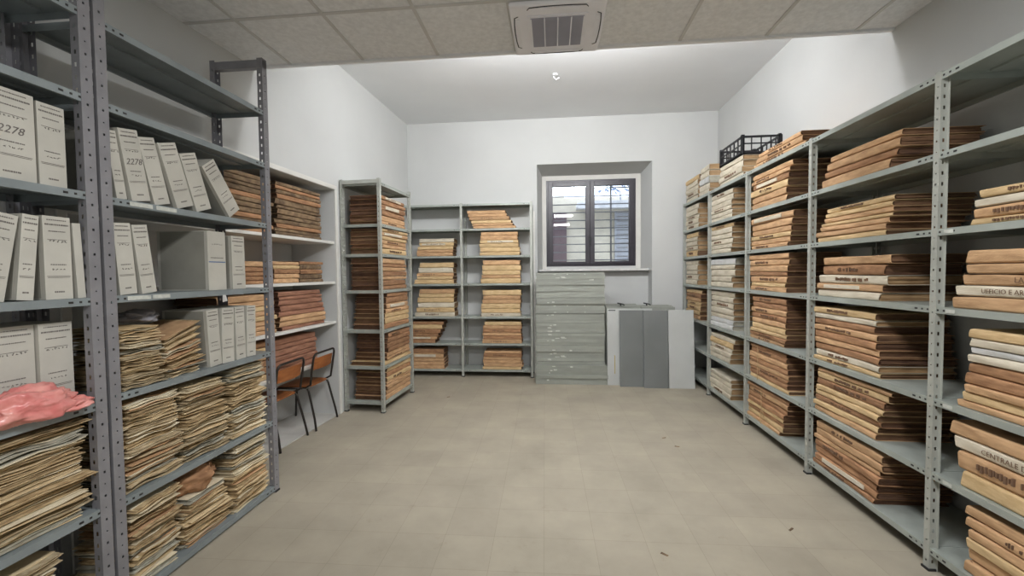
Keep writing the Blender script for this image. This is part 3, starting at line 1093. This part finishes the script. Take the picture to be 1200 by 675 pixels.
# loose paper files on the left racks
def sheaf_stack(fr, sb0, sb1, st0, st1, z, h, n, depth, place, group, d0=0.012, seed=0, pal=('khaki', 'pale', 'khaki', 'khaki', 'pale', 'tan', 'pale'), rot=5.0, tilt=0.0):
    rr = random.Random(seed * 17 + 3)
    ws = [rr.uniform(.6, 1.4) for _ in range(n)]
    tot = sum(ws)
    zz = z
    for i in range(n):
        T = h * ws[i] / tot
        t = (i + .5) / n
        s0 = sb0 + (st0 - sb0) * t + rr.uniform(-.010, .014)
        s1 = sb1 + (st1 - sb1) * t + rr.uniform(-.022, .010)
        s0, s1 = clampbay(fr, s0, s1, .03)
        W = s1 - s0
        k = rr.randrange(9)
        c = rr.choice(pal)
        root = bpy.data.objects.new('paper_file', None)
        root.empty_display_size = .05
        a_ = math.radians(tilt) * i / n
        root.location = fr.at(s0 + W / 2 * math.cos(a_), d0 + rr.uniform(0, .03), zz + 0.0003 + W / 2 * math.sin(a_))
        root.rotation_euler = (Matrix.Rotation(fr.ang + math.radians(rr.uniform(-rot, rot)), 4, 'Z') @ Matrix.Rotation(-a_, 4, 'Y')).to_euler()
        root.scale = (W / SW, depth / SD * rr.uniform(.9, 1.0), (T - 0.0006) / ST)
        C.objects.link(root)
        tag(root, '%s paper file, %s, %s' % (SHADE[c], ORD[i] if i < n - 1 else 'topmost one', place), 'paper file', group)
        a = put('wrapper', SHO[k], root)
        p = put('papers', SHI[k], root)
        objmat(a, CARD[c][0])
        c2, q2 = rr.choice((('khaki', 1), ('pale', 0), ('khaki', 0), ('pale', 1), ('khaki', 1), ('white', 1)))
        objmat(p, CARD[c2][q2])
        zz += T


G1 = 'loose paper files on the rack by the chairs'
G2 = 'loose paper files on the rack nearest the viewer'
tanpal = ('khaki', 'tan', 'khaki', 'khaki', 'wheat')
sheaf_stack(FL_, 1.845, 2.085, 1.85, 2.07, 1.045, 0.30, 9, 0.31, 'third shelf up, stack beside twin posts', G1, seed=1, pal=tanpal)
sheaf_stack(FL_, 2.10, 2.335, 2.10, 2.345, 1.045, 0.215, 8, 0.31, 'third shelf up, stack beside white boxes', G1, seed=2, pal=('tan', 'khaki', 'khaki'), tilt=25)
sheaf_stack(FL_, 1.835, 2.165, 1.845, 2.15, 0.535, 0.445, 12, 0.31, 'second shelf up, stack beside twin posts', G1, seed=3)
sheaf_stack(FL_, 2.18, 2.515, 2.18, 2.49, 0.535, 0.435, 12, 0.31, 'second shelf up, middle stack', G1, seed=4)
sheaf_stack(FL_, 2.53, 2.87, 2.55, 2.86, 0.535, 0.455, 12, 0.31, 'second shelf up, stack at chair end', G1, seed=5)
sheaf_stack(FL_, 1.85, 2.135, 1.855, 2.15, 0.047, 0.41, 12, 0.31, 'bottom shelf, stack beside twin posts', G1, seed=6)
sheaf_stack(FL_, 2.165, 2.50, 2.17, 2.47, 0.047, 0.28, 9, 0.31, 'bottom shelf, middle stack under crumpled wrapper', G1, seed=7)
sheaf_stack(FL_, 2.52, 2.87, 2.54, 2.86, 0.047, 0.43, 11, 0.31, 'bottom shelf, stack at chair end', G1, seed=8)
sheaf_stack(FL_, 1.30, 1.69, 1.31, 1.69, 0.55, 0.43, 13, 0.31, 'second shelf up, nearest rack', G2, seed=9, rot=2.5)
sheaf_stack(FL_, 1.28, 1.555, 1.28, 1.56, 0.05, 0.40, 11, 0.31, 'bottom shelf, nearest rack', G2, seed=10)


def crumple(name, loc, r3, material, seed, amp=0.35, fr=7, sub=4):
    bm = bmesh.new()
    bmesh.ops.create_icosphere(bm, subdivisions=sub, radius=1)
    for v in bm.verts:
        n_ = noise.noise(v.co * fr * .35 + Vector((seed, 0, 0))) + .5 * abs(noise.noise(v.co * fr + Vector((0, seed, 0))))
        v.co *= 1 + amp * n_
        v.co = Vector((v.co.x * r3[0], v.co.y * r3[1], v.co.z * r3[2]))
        if v.co.z < -r3[2] * .75:
            v.co.z = -r3[2] * .75
    me = bpy.data.meshes.new(name)
    bm.to_mesh(me)
    bm.free()
    me.materials.append(material)
    me.polygons.foreach_set('use_smooth', [True] * len(me.polygons))
    o = bpy.data.objects.new(name, me)
    o.location = loc
    C.objects.link(o)
    return o


o = crumple('crumpled_wrapper', FL_.at(2.31, 0.13, 0.047 + 0.28 + 0.062), (0.10, 0.13, 0.08), CARD['brown'][0], 3, amp=.45, fr=6)
tag(o, 'crumpled brown paper wrapper lying on the bottom-shelf middle stack of paper files', 'wrapping paper')

o = crumple('crumpled_wrapper', FL_.at(2.12, 0.22, 1.045 + 0.335), (0.10, 0.07, 0.035), mat('grey_wrapping', (150, 148, 152), 0.8, rgb2=(126, 124, 130)), 6, amp=.4, fr=6)
tag(o, 'crumpled grey wrapping lying on top of paper files beside the four upright files', 'wrapping paper')

# pink bag
bag = crumple('plastic_bag', FL_.at(1.46, 0.01, 1.033 + 0.060), (0.068, 0.155, 0.075), M_BAG, 9, amp=.40, fr=5, sub=5)
tag(bag, 'crumpled pink plastic bag in front of white box files on the nearest rack', 'plastic bag')
tail = crumple('bag_tail', (0.0, 0.150, -0.034), (0.07, 0.07, 0.028), M_BAG, 4, amp=.4, fr=6)
tail.parent = bag


# ------------------------------------------------------------------ white box files
def text_mesh(txt, size, material, shear=0.0):
    cu = bpy.data.curves.new('t', 'FONT')
    cu.body = txt
    cu.size = size
    cu.shear = shear
    cu.align_x = 'CENTER'
    cu.align_y = 'CENTER'
    cu.resolution_u = 2
    cu.extrude = 0.0004
    o = bpy.data.objects.new('t', cu)
    C.objects.link(o)
    bpy.context.view_layer.update()
    me = bpy.data.meshes.new_from_object(o)
    bpy.data.objects.remove(o)
    me.materials.clear()
    me.materials.append(material)
    return me


def stroke_rows(w, h, rows, seed, material=None):
    """printed and hand-written rows on a box spine, too small to read: short faded strokes and ruled lines (x across, z up)"""
    rr = random.Random(seed)
    b = MB()
    for (zf, hh, wf, kind) in rows:
        z = h * zf
        half = w * wf / 2
        if kind == 'rule':
            b.box(-half, half, -0.0012, 0.002, z - 0.0008, z + 0.0008)
        elif kind == 'print':
            x = -half
            while x < half:
                ww = rr.uniform(.002, .006)
                b.box(x, min(half, x + ww), -0.0012, 0.002, z - hh / 2, z + hh / 2)
                x += ww + rr.uniform(.0015, .003)
        else:
            x = -half
            while x < half:
                p = [(x + rr.uniform(0, .010), -0.0008, z + rr.uniform(-hh / 2, hh / 2)) for _ in range(4)]
                b.tube(p, 0.0011, 4)
                x += 0.014
    return b.mesh('lettering', material or M_INK)


def box_file(sb, z, w, h, lean, place, d0=0.02, depth=0.29, num=None, rows=True, seed=0, side=None, cat='box file', big=False, extra=None, nm='box_file', look='white cardboard'):
    """sb = position along the rack of the corner it stands on; lean > 0 tips the top towards smaller s"""
    root = empty(nm, FL_.at(sb, d0, z + 0.0005), FL_.ang)
    root.rotation_euler = (Matrix.Rotation(FL_.ang, 4, 'Z') @ Matrix.Rotation(-lean, 4, 'Y')).to_euler()
    tag(root, '%s %s, %s' % (look, 'box file' if nm == 'box_file' else 'document box', place), cat, 'white box files on the left racks')
    x0, x1 = (0, w) if lean >= 0 else (-w, 0)
    b = MB()
    b.box(x0, x1, 0, depth, 0, h)
    # lid fold lines
    b.box(x0 - .0012, x0, 0.02, depth - .02, h * .02, h * .985, 1)
    b.box(x1, x1 + .0012, 0.02, depth - .02, h * .02, h * .985, 1)
    b.build('carton', [M_BOX, M_BOXS], root, bevel=0.003)
    if rows:
        R1 = [(.955, .004, .7, 'print'), (.90, .006, .85, 'print'), (.82, .004, .6, 'print'), (.72, .003, .7, 'rule'), (.70, .010, .6, 'hand'), (.42, .004, .55, 'print'),
              (.36, .008, .5, 'hand'), (.28, .003, .85, 'rule'), (.265, .002, .8, 'rule'), (.09, .006, .35, 'print')]
        o = put('lettering', stroke_rows(w, h, R1, seed), root, ((x0 + x1) / 2, 0, 0))
    if num:
        o = put('handwritten_number', text_mesh(num, min(w * .42, .042), M_INK, 0.3), root, ((x0 + x1) / 2, -0.0008, h * .55))
        o.rotation_euler = (PI / 2, 0, 0)
    return root


deg = math.radians
# nearest rack, third from top
box_file(1.385, 1.975, 0.158, 0.345, 0, 'wide, fifth shelf up, nearest rack, numbered 2278', num='2278', seed=1)
box_file(1.552, 1.975, 0.098, 0.335, 0, 'narrow, fifth shelf up, nearest rack, beside numbered wide box', seed=2)
# nearest rack, fourth from top
box_file(1.418, 1.507, 0.10, 0.335, deg(-10), 'fourth shelf up, nearest rack, farthest from twin posts', seed=3)
box_file(1.510, 1.507, 0.054, 0.34, deg(-5.5), 'fourth shelf up, nearest rack, leaning middle one', seed=4)
box_file(1.553, 1.507, 0.100, 0.345, 0, 'fourth shelf up, nearest rack, upright with red line', seed=5)
box_file(1.672, 1.507, 0.032, 0.325, deg(2), 'fourth shelf up, nearest rack, beside twin posts', seed=6, rows=False)
# nearest rack, fifth
box_file(1.425, 1.033, 0.150, 0.37, 0, 'third shelf up, nearest rack, behind pink bag', d0=0.115, depth=0.24, seed=7)
box_file(1.580, 1.033, 0.125, 0.37, 0, 'third shelf up, nearest rack, beside pink bag', d0=0.10, depth=0.25, seed=8)
# rack by the chairs, top row of leaning boxes
box_file(1.868, 1.97, 0.050, 0.32, deg(8), 'fifth shelf up, leaning half hidden behind twin posts', seed=9, d0=0.03)
box_file(1.933, 1.97, 0.099, 0.345, deg(10), 'fifth shelf up, first full leaning box from twin posts', num='2278', seed=10)
box_file(2.063, 1.97, 0.093, 0.34, deg(14), 'fifth shelf up, second full leaning box from posts', seed=11, d0=.03)
box_file(2.188, 1.97, 0.112, 0.345, deg(18), 'fifth shelf up, third full leaning box from posts', seed=12)
box_file(2.318, 1.97, 0.112, 0.325, deg(19), 'fifth shelf up, fourth full leaning box from posts', seed=13)
box_file(2.572, 1.97, 0.112, 0.345, deg(37), 'fifth shelf up, steeply tilted last box', seed=14)
# second row
box_file(1.855, 1.51, 0.085, 0.345, deg(4), 'fourth shelf up, yellowed, behind twin posts', seed=15, look='yellowed cardboard')
box_file(1.965, 1.51, 0.080, 0.345, deg(7), 'fourth shelf up, slim leaning second from posts', seed=16)
bx = box_file(2.385, 1.51, 0.140, 0.36, 0, 'big grey-sided with blue line, fourth shelf up', seed=17, rows=False, depth=0.33, nm='document_box', cat='box', look='pale cardboard')
b = MB()
b.box(0.006, 0.134, -0.001, 0.002, 0.170, 0.175)
b.build('blue_line', M_BLUE, bx)
put('lettering', stroke_rows(0.14, 0.36, [(.78, .01, .5, 'hand'), (.55, .004, .7, 'print')], 18, M_INK), bx, (0.07, 0, 0))
box_file(2.58, 1.51, 0.115, 0.345, deg(0.5), 'fourth shelf up, last one beside the rack end post', seed=19)
# third row: four upright files
for k, (s, w_, l) in enumerate(((2.375, 0.090, 3), (2.470, 0.100, -1.5), (2.592, 0.085, 1), (2.685, 0.085, -2))):
    lean = deg(l)
    box_file(s if l >= 0 else s + w_, 1.045, w_, 0.345, lean, 'third shelf up, %s of four upright files' % ['nearest paper stacks', 'second from paper stacks', 'third from paper stacks', 'nearest the end post'][k], seed=20 + k)

# readable writing on the nearest folders of the long rack
lastD = {}
for (bay, row, k), st in stacksR.items():
    lastD[(bay, row)] = st


def spine_text(root, txt, size, x, material=M_INKB):
    for c in [c for c in root.children if c.name.startswith(('lettering', 'spine_label'))]:
        bpy.data.objects.remove(c)
    me = text_mesh(txt, size, material)
    o = put('lettering', me, root, (x, -0.0058, T0 * .5))
    o.rotation_euler = (PI / 2, 0, 0)
    s = root.scale
    o.scale = (1 / s.x, 1 / s.z, 1)


st = lastD[('D', 3)]
spine_text(st[4], 'LA S', 0.030, -0.02)
spine_text(st[3], 'LA S', 0.030, -0.01)
spine_text(st[2], 'LA SI', 0.034, -0.05)
spine_text(st[1], 'UFFICIO E AR', 0.030, -0.10)
st = lastD[('D', 5)]
spine_text(st[2], 'CENTRALE DI SICUREZ', 0.034, -0.02)
st = lastD[('D', 4)]
spine_text(st[4], 'LA S', 0.028, 0.0)
st = lastD[('D', 6)]
spine_text(st[5], 'LA S', 0.034, 0.02)

# ------------------------------------------------------------------ crate on top of the rack
cr = empty('plastic_crate', FR.at(RO - 4.77, 0.03, ZR[0] + 0.232), FR.ang)
tag(cr, 'black open-sided plastic crate lying on cream folders on top of the long rack', 'crate')
b = MB()
cw, cd, ch = 0.60, 0.40, 0.195
X0, X1 = -cw, 0
b.box(X0, X1, 0, cd, 0, 0.012)
for (a, c, p, q) in ((X0, X1, 0, 0.012), (X0, X1, cd - .012, cd)):
    b.box(a, c, p, q, ch - .022, ch)
    b.box(a, c, p, q, 0, 0.03)
    b.box(a, c, p, q, ch * .52, ch * .52 + .012)
    k = 6
    for i in range(k + 1):
        x = a + (c - a - .012) * i / k
        b.box(x, x + (.022 if i in (0, k) else .009), p, q, 0, ch)
for (a, c) in ((X0, X0 + .012), (X1 - .012, X1)):
    b.box(a, c, 0, cd, ch - .022, ch)
    b.box(a, c, 0, cd, 0, 0.03)
    b.box(a, c, 0, cd, ch * .55, ch * .55 + .012)
    k = 4
    for i in range(k + 1):
        y = (cd - .012) * i / k
        b.box(a, c, y, y + (.022 if i in (0, k) else .009), 0, ch)
for a in (X0, X1 - .03):
    for p in (0, cd - .03):
        b.box(a, a + .03, p, p + .03, 0, ch + .012)
b.build('basket', M_BLACKP, cr)

# ------------------------------------------------------------------ pile of spare shelves
OW = ['', 'first', 'second', 'third', 'fourth', 'fifth', 'sixth', 'seventh', 'eighth', 'ninth', 'tenth', 'eleventh', 'twelfth', 'thirteenth', 'fourteenth', 'fifteenth', 'sixteenth', 'seventeenth', 'eighteenth']
px0, px1, pyf = -0.235, 0.735, 6.13
n = 35
rr = random.Random(5)
base = MB()


def tray(L, D, th, name, seed):
    rq = random.Random(seed)
    b = MB()
    b.box(0, L, 0, D, th - 0.0015, th)
    b.box(0, L, 0, 0.002, 0, th - 0.0015)
    b.box(0, L, D - .002, D, 0, th - 0.0015)
    b.box(0, 0.002, 0.002, D - .002, 0, th - 0.0015)
    b.box(L - .002, L, 0.002, D - .002, 0, th - 0.0015)
    b.box(0.002, L - .002, 0.002, 0.02, 0, 0.0015)
    for k in range(rq.choice((0, 0, 1, 2, 3))):
        x = rq.uniform(.08, L * .85) if rq.random() < .4 else rq.uniform(.1, .3)
        w_ = rq.uniform(.015, .075)
        z_ = rq.uniform(.1, .5)
        b.box(x, x + w_, -0.0008, 0.0, th * z_, th * (z_ + rq.uniform(.2, .45)), 1)
    return b.mesh(name, [M_PILE, M_TAPE])


TR = [tray(0.97, 0.45, 0.0445, 'shelf_tray', i) for i in range(20)]
for i in range(n):
    z = i * 0.0448 + 0.0005 + sum(d for q, d in ((7, .004), (12, .003), (16, .006), (19, .002), (22, .004), (27, .003)) if i >= q)
    o = bpy.data.objects.new('shelf_tray', TR[rr.randrange(20)])
    wide = i < 6
    o.location = (px0 - (0.012 if wide else 0) + rr.uniform(-.006, .006), pyf - (0.07 if i < 3 else .045 if wide else 0) + rr.uniform(-.012, .010), z)
    o.rotation_euler = (0, 0, math.radians(rr.uniform(-.5, .5)))
    o.scale = (1.045 if wide else 1.0, 1, 1)
    C.objects.link(o)
    nth = i + 1
    pos = ('bottom one' if i == 0 else 'topmost one' if i == n - 1 else '%s from the floor' % OW[nth] if nth <= 17 else '%s from the top' % OW[n - i])
    tag(o, 'grey metal shelf tray in the pile under the window, %s' % pos, 'shelf tray', 'spare metal shelves piled under the window')

# upright spare shelves and panels
def upright(name, x0, y0, w_, h_, t_, lean, m, label, cat, parts=None, rz=0.0, ribs=True):
    o = empty(name, (x0, y0, 0), rz)
    o.rotation_euler = (Matrix.Rotation(rz, 4, 'Z') @ Matrix.Rotation(-lean, 4, 'X')).to_euler()
    tag(o, label, cat, 'spare metal panels standing beside the shelf pile')
    b = MB()
    b.box(0, w_, 0, 0.002, 0, h_)
    if t_ > 0.005:
        b.box(0, 0.002, 0.002, t_, 0, h_)
        b.box(w_ - .002, w_, 0.002, t_, 0, h_)
        b.box(0.002, w_ - .002, 0.002, t_, h_ - .002, h_)
        b.box(0.002, w_ - .002, 0.002, t_, 0, 0.002)
    b.build('sheet', m, o, bevel=0.0008)
    return o


yb = 6.56
for i in range(5):
    upright('metal_sheet', 0.772, 6.66 - i * 0.085, 0.50, 1.10 - .006 * (i % 3), 0.034, deg(1.5), M_PILE,
            'grey-green metal panel standing upright, %s behind the yellow-streaked panel' % ['farthest back', 'fourth', 'third', 'second', 'directly'][i], 'metal panel')
    upright('metal_sheet', 1.285, 6.64 - i * 0.085, 0.47, 1.09 - .006 * ((i + 1) % 3), 0.034, deg(1.5), M_PILE,
            'grey-green metal panel standing upright, %s behind the dark panels' % ['farthest back', 'fourth', 'third', 'second', 'directly'][i], 'metal panel')
pA = upright('metal_sheet', 0.765, 6.055, 0.62, 1.075, 0.034, deg(3), M_PANL, 'light grey metal panel with a thin yellow streak, beside the shelf pile', 'metal panel')
b = MB()
b.box(0.095, 0.106, -0.001, 0, 0.16, 0.42)
b.build('tape_strip', mat('yellowed_tape', (186, 166, 98), 0.6), pA)
b = MB()
b.box(0.015, 0.115, -0.001, 0, 1.045, 1.058)
b.build('dark_sticker', M_BLACKP, pA)
upright('metal_sheet', 1.575, 5.93, 0.335, 1.065, 0.03, deg(4.5), M_PANL, 'plain light grey metal panel at the end nearest the long rack', 'metal panel', rz=deg(-1))
upright('metal_sheet', 0.925, 5.975, 0.325, 1.06, 0.02, deg(3.2), M_PAND, 'dark grey metal panel, the one nearer the shelf pile', 'metal panel', rz=deg(0))
upright('metal_sheet', 1.240, 5.93, 0.325, 1.06, 0.02, deg(4.0), M_PAND, 'dark grey metal panel, the one nearer the long rack', 'metal panel', rz=deg(-1))
for (x, lab) in ((0.99, 'above the yellow-streaked panel'), (1.36, 'above the dark panels')):
    b = MB()
    b.tube([(x, 6.33, 1.098), (x - .01, 6.33, 1.128), (x - .05, 6.32, 1.138), (x + .03, 6.31, 1.122), (x + 0.045, 6.30, 1.107)], 0.009)
    tag(b.build('metal_clip', M_BLACKP), 'small dark metal clip on the panel tops, ' + lab, 'clip')

# slim slotted uprights leaning beside the back rack
for i, (x, y, t_) in enumerate(((-0.283, 6.47, 'white-painted'), (-0.262, 6.30, 'grey slotted'))):
    b = MB()
    perforated(b, (0, 0, 0), (1, 0, 0), (0, 0, 1), 0.022, 2.52 if i == 0 else 1.1, [(z, .004, .006) for z in [0.05 * k for k in range(1, 48 if i == 0 else 21)]])
    perforated(b, (0, 0, 0), (0, 1, 0), (0, 0, 1), 0.022, 2.52 if i == 0 else 1.1, [])
    o = b.build('rack_upright', M_WHITE if i == 0 else M_RAIL_R)
    o.location = (x, y, 0)
    tag(o, '%s slim metal upright standing between the back rack and shelf pile' % t_, 'metal upright')


# ------------------------------------------------------------------ chairs
def chair(loc, rz, label):
    c = empty('school_chair', loc, rz)      # local +y is the direction the sitter faces
    tag(c, label, 'chair', 'wooden school chairs at the alcove')
    r = 0.011
    for s in (-1, 1):
        b = MB()
        x = s * 0.19
        b.tube([(s * .215, -.255, 0.0), (s * .205, -.235, .12), (x, -.17, .40), (x, -.155, .428)], r, 10)
        b.build('leg', M_TUBE, c, smooth=True)
        b = MB()
        b.tube([(s * .205, .23, 0.0), (s * .195, .215, .2), (x, .185, .40), (x, .17, .425), (x, .13, .430), (x, -.10, .430)], r, 10)
        b.build('leg', M_TUBE, c, smooth=True)
    b = MB()
    pts = []
    def arc(cx, cz, a0, a1, rr_, n_=5):
        return [(cx + rr_ * math.cos(a0 + (a1 - a0) * k / n_), cz + rr_ * math.sin(a0 + (a1 - a0) * k / n_)) for k in range(n_ + 1)]
    prof = [(.10, .428)]
    hoop = [(-.16, .430), (-.20, .47)] + [(-.205, .60)] + arc(-.155, .735, PI, PI / 2, .05) + arc(.155, .735, PI / 2, 0, .05) + [(.205, .60), (.20, .47), (.16, .430)]
    path = []
    path.append((-.15, .05, .430))
    path.append((-.16, -.12, .430))
    for (x, z) in hoop[1:-1]:
        path.append((x, -.19 - (z - .43) * .16, z))
    path.append((.16, -.12, .430))
    path.append((.15, .05, .430))
    b.tube(path, r, 10)
    b.build('back_hoop', M_TUBE, c, smooth=True)
    b = MB()
    nx, nz = 9, 4
    for lay in (0, 1):
        for i in range(nx):
            for j in range(nz):
                u = 2 * i / (nx - 1) - 1
                z = .615 + .125 * j / (nz - 1)
                y = -.19 - (z - .43) * .16 + .012 - .028 * (1 - u * u) + lay * .009
                b.v.append((u * .192, y, z - .012 * u * u * (1 if j == nz - 1 else 0)))
    K = nx * nz
    for i in range(nx - 1):
        for j in range(nz - 1):
            a, d = i * nz + j, (i + 1) * nz + j
            b.f += [(a, d, d + 1, a + 1), (K + a, K + a + 1, K + d + 1, K + d)]
            b.m += [0, 0]
    for i in range(nx - 1):
        for j in (0, nz - 1):
            a, d = i * nz + j, (i + 1) * nz + j
            b.f.append((a, K + a, K + d, d))
            b.m.append(0)
    for j in range(nz - 1):
        for i in (0, nx - 1):
            a = i * nz + j
            b.f.append((a, a + 1, K + a + 1, K + a))
            b.m.append(0)
    b.build('backrest', M_WOOD, c, smooth=False)
    # seat
    b = MB()
    n_ = 9
    for lay in (0, 1):
        for i in range(n_):
            for j in range(n_):
                u, v = 2 * i / (n_ - 1) - 1, 2 * j / (n_ - 1) - 1
                rx = .19 * (1 - .06 * v * v * (1 if abs(u) > .7 else 0))
                x = u * rx * (1.0 + .05 * v)
                y = v * .185
                if abs(u) > .9 and abs(v) > .9:
                    x *= .93
                    y *= .93
                z = .442 - .010 * (1 - u * u) * (1 - v * v) - (.014 * max(0, v - .6) / .4) + lay * .010
                b.v.append((x, y, z))
    K = n_ * n_
    for i in range(n_ - 1):
        for j in range(n_ - 1):
            a, d = i * n_ + j, (i + 1) * n_ + j
            b.f += [(a, a + 1, d + 1, d), (K + a, K + d, K + d + 1, K + a + 1)]
            b.m += [0, 0]
    for i in range(n_ - 1):
        for j in (0, n_ - 1):
            a, d = i * n_ + j, (i + 1) * n_ + j
            b.f.append((a, d, K + d, K + a))
            b.m.append(0)
            a, d = j * n_ + i, j * n_ + i + 1
            b.f.append((a, d, K + d, K + a))
            b.m.append(0)
    b.build('seat', M_WOOD, c)
    return c


chair((-2.665, 4.305, 0.002), PI / 2, 'wooden school chair with dark tube frame, backed to the room, nearer the white alcove frame')
chair((-2.690, 3.765, 0.002), PI / 2, 'wooden school chair with dark tube frame, beside the end post of the dark rack')

# ------------------------------------------------------------------ small things
# shelf-edge labels
lab = [(1.97, 1.90, 2.02), (1.97, 2.04, 2.16), (1.51, 1.87, 1.99), (1.51, 2.0, 2.1)]
for i, (z, a, c) in enumerate(lab):
    b = MB()
    b.box(a, c, -0.0012, -0.0002, z - 0.026, z - 0.006)
    o = b.build('edge_label', M_TAPE)
    o.matrix_world = FL_.T
    tag(o, 'white paper strip stuck on the shelf edge under the box files, %s' % ['upper one near posts', 'upper one farther along', 'lower one near posts', 'lower one farther along'][i], 'label', 'paper strips on shelf edges')
for i, (y, z) in enumerate(((2.36, 1.80), (2.34, 1.40), (2.34, 0.92), (2.33, .53))):
    b = MB()
    b.box(RX - 0.0012, RX + 0.0008, y - .05, y, z - 0.026, z - 0.008)
    o = b.build('edge_label', M_TAPE)
    tag(o, 'small white label on the long rack edge, nearest bay, %s shelf up' % ['fifth', 'fourth', 'third', 'second'][i], 'label', 'small labels on the long rack')
# torn paper slip hanging under a shelf
b = MB()
b.quadbox([(LX + .002, 2.46, 1.435), (LX + .003, 2.46, 1.435), (LX + .004, 2.50, 1.44), (LX + .003, 2.50, 1.44), (LX + .0, 2.465, 1.478), (LX + .001, 2.465, 1.478), (LX + .001, 2.49, 1.478), (LX + .0, 2.49, 1.478)])
tag(b.build('paper_slip', CARD['white'][0]), 'torn white paper slip hanging from the shelf edge by four upright files', 'paper slip')
# twine tied round folders in the middle bay
for i, (s, z0, z1) in enumerate(((RO - 4.30, 0.53, 0.53 + .338), (RO - 4.22, 0.125, .125 + .345))):
    b = MB()
    b.tube([FR.at(s, -0.004, z0 + .006), FR.at(s + .01, -0.006, (z0 + z1) / 2), FR.at(s, -0.004, z1 - .006)], 0.0028, 6)
    b.tube([FR.at(s + .01, -0.008, (z0 + z1) / 2), FR.at(s + .05, -0.012, (z0 + z1) / 2 - .03), FR.at(s + .07, -.01, (z0 + z1) / 2 - .08)], 0.0025, 6)
    tag(b.build('twine', M_TWINE), 'pale twine hanging down the front of brown folders, middle bay, %s' % ('second shelf up' if i == 0 else 'bottom shelf'), 'twine')
# floor debris
for i, (x, y) in enumerate(((0.62, 2.42), (1.05, 4.15), (1.12, 3.95), (-1.35, 5.35), (1.45, 2.72))):
    b = MB()
    rr = random.Random(i)
    a = rr.uniform(0, 3)
    T = Matrix.Translation((x, y, 0.0)) @ Matrix.Rotation(a, 4, 'Z')
    b.quadbox([T @ Vector(p) for p in ((-.02, -.006, 0), (.02, -.008, 0), (.024, .006, 0), (-.016, .007, 0), (-.02, -.004, .003), (.02, -.006, .005), (.022, .004, .004), (-.016, .005, .002))])
    tag(b.build('floor_crumb', CARD['dark brown'][0]), 'tiny dark scrap on the floor tiles, %s' % ['nearest the viewer', 'middle of right side', 'just before middle one', 'near the back-left rack', 'close to the long rack'][i], 'scrap', 'scraps on the floor')
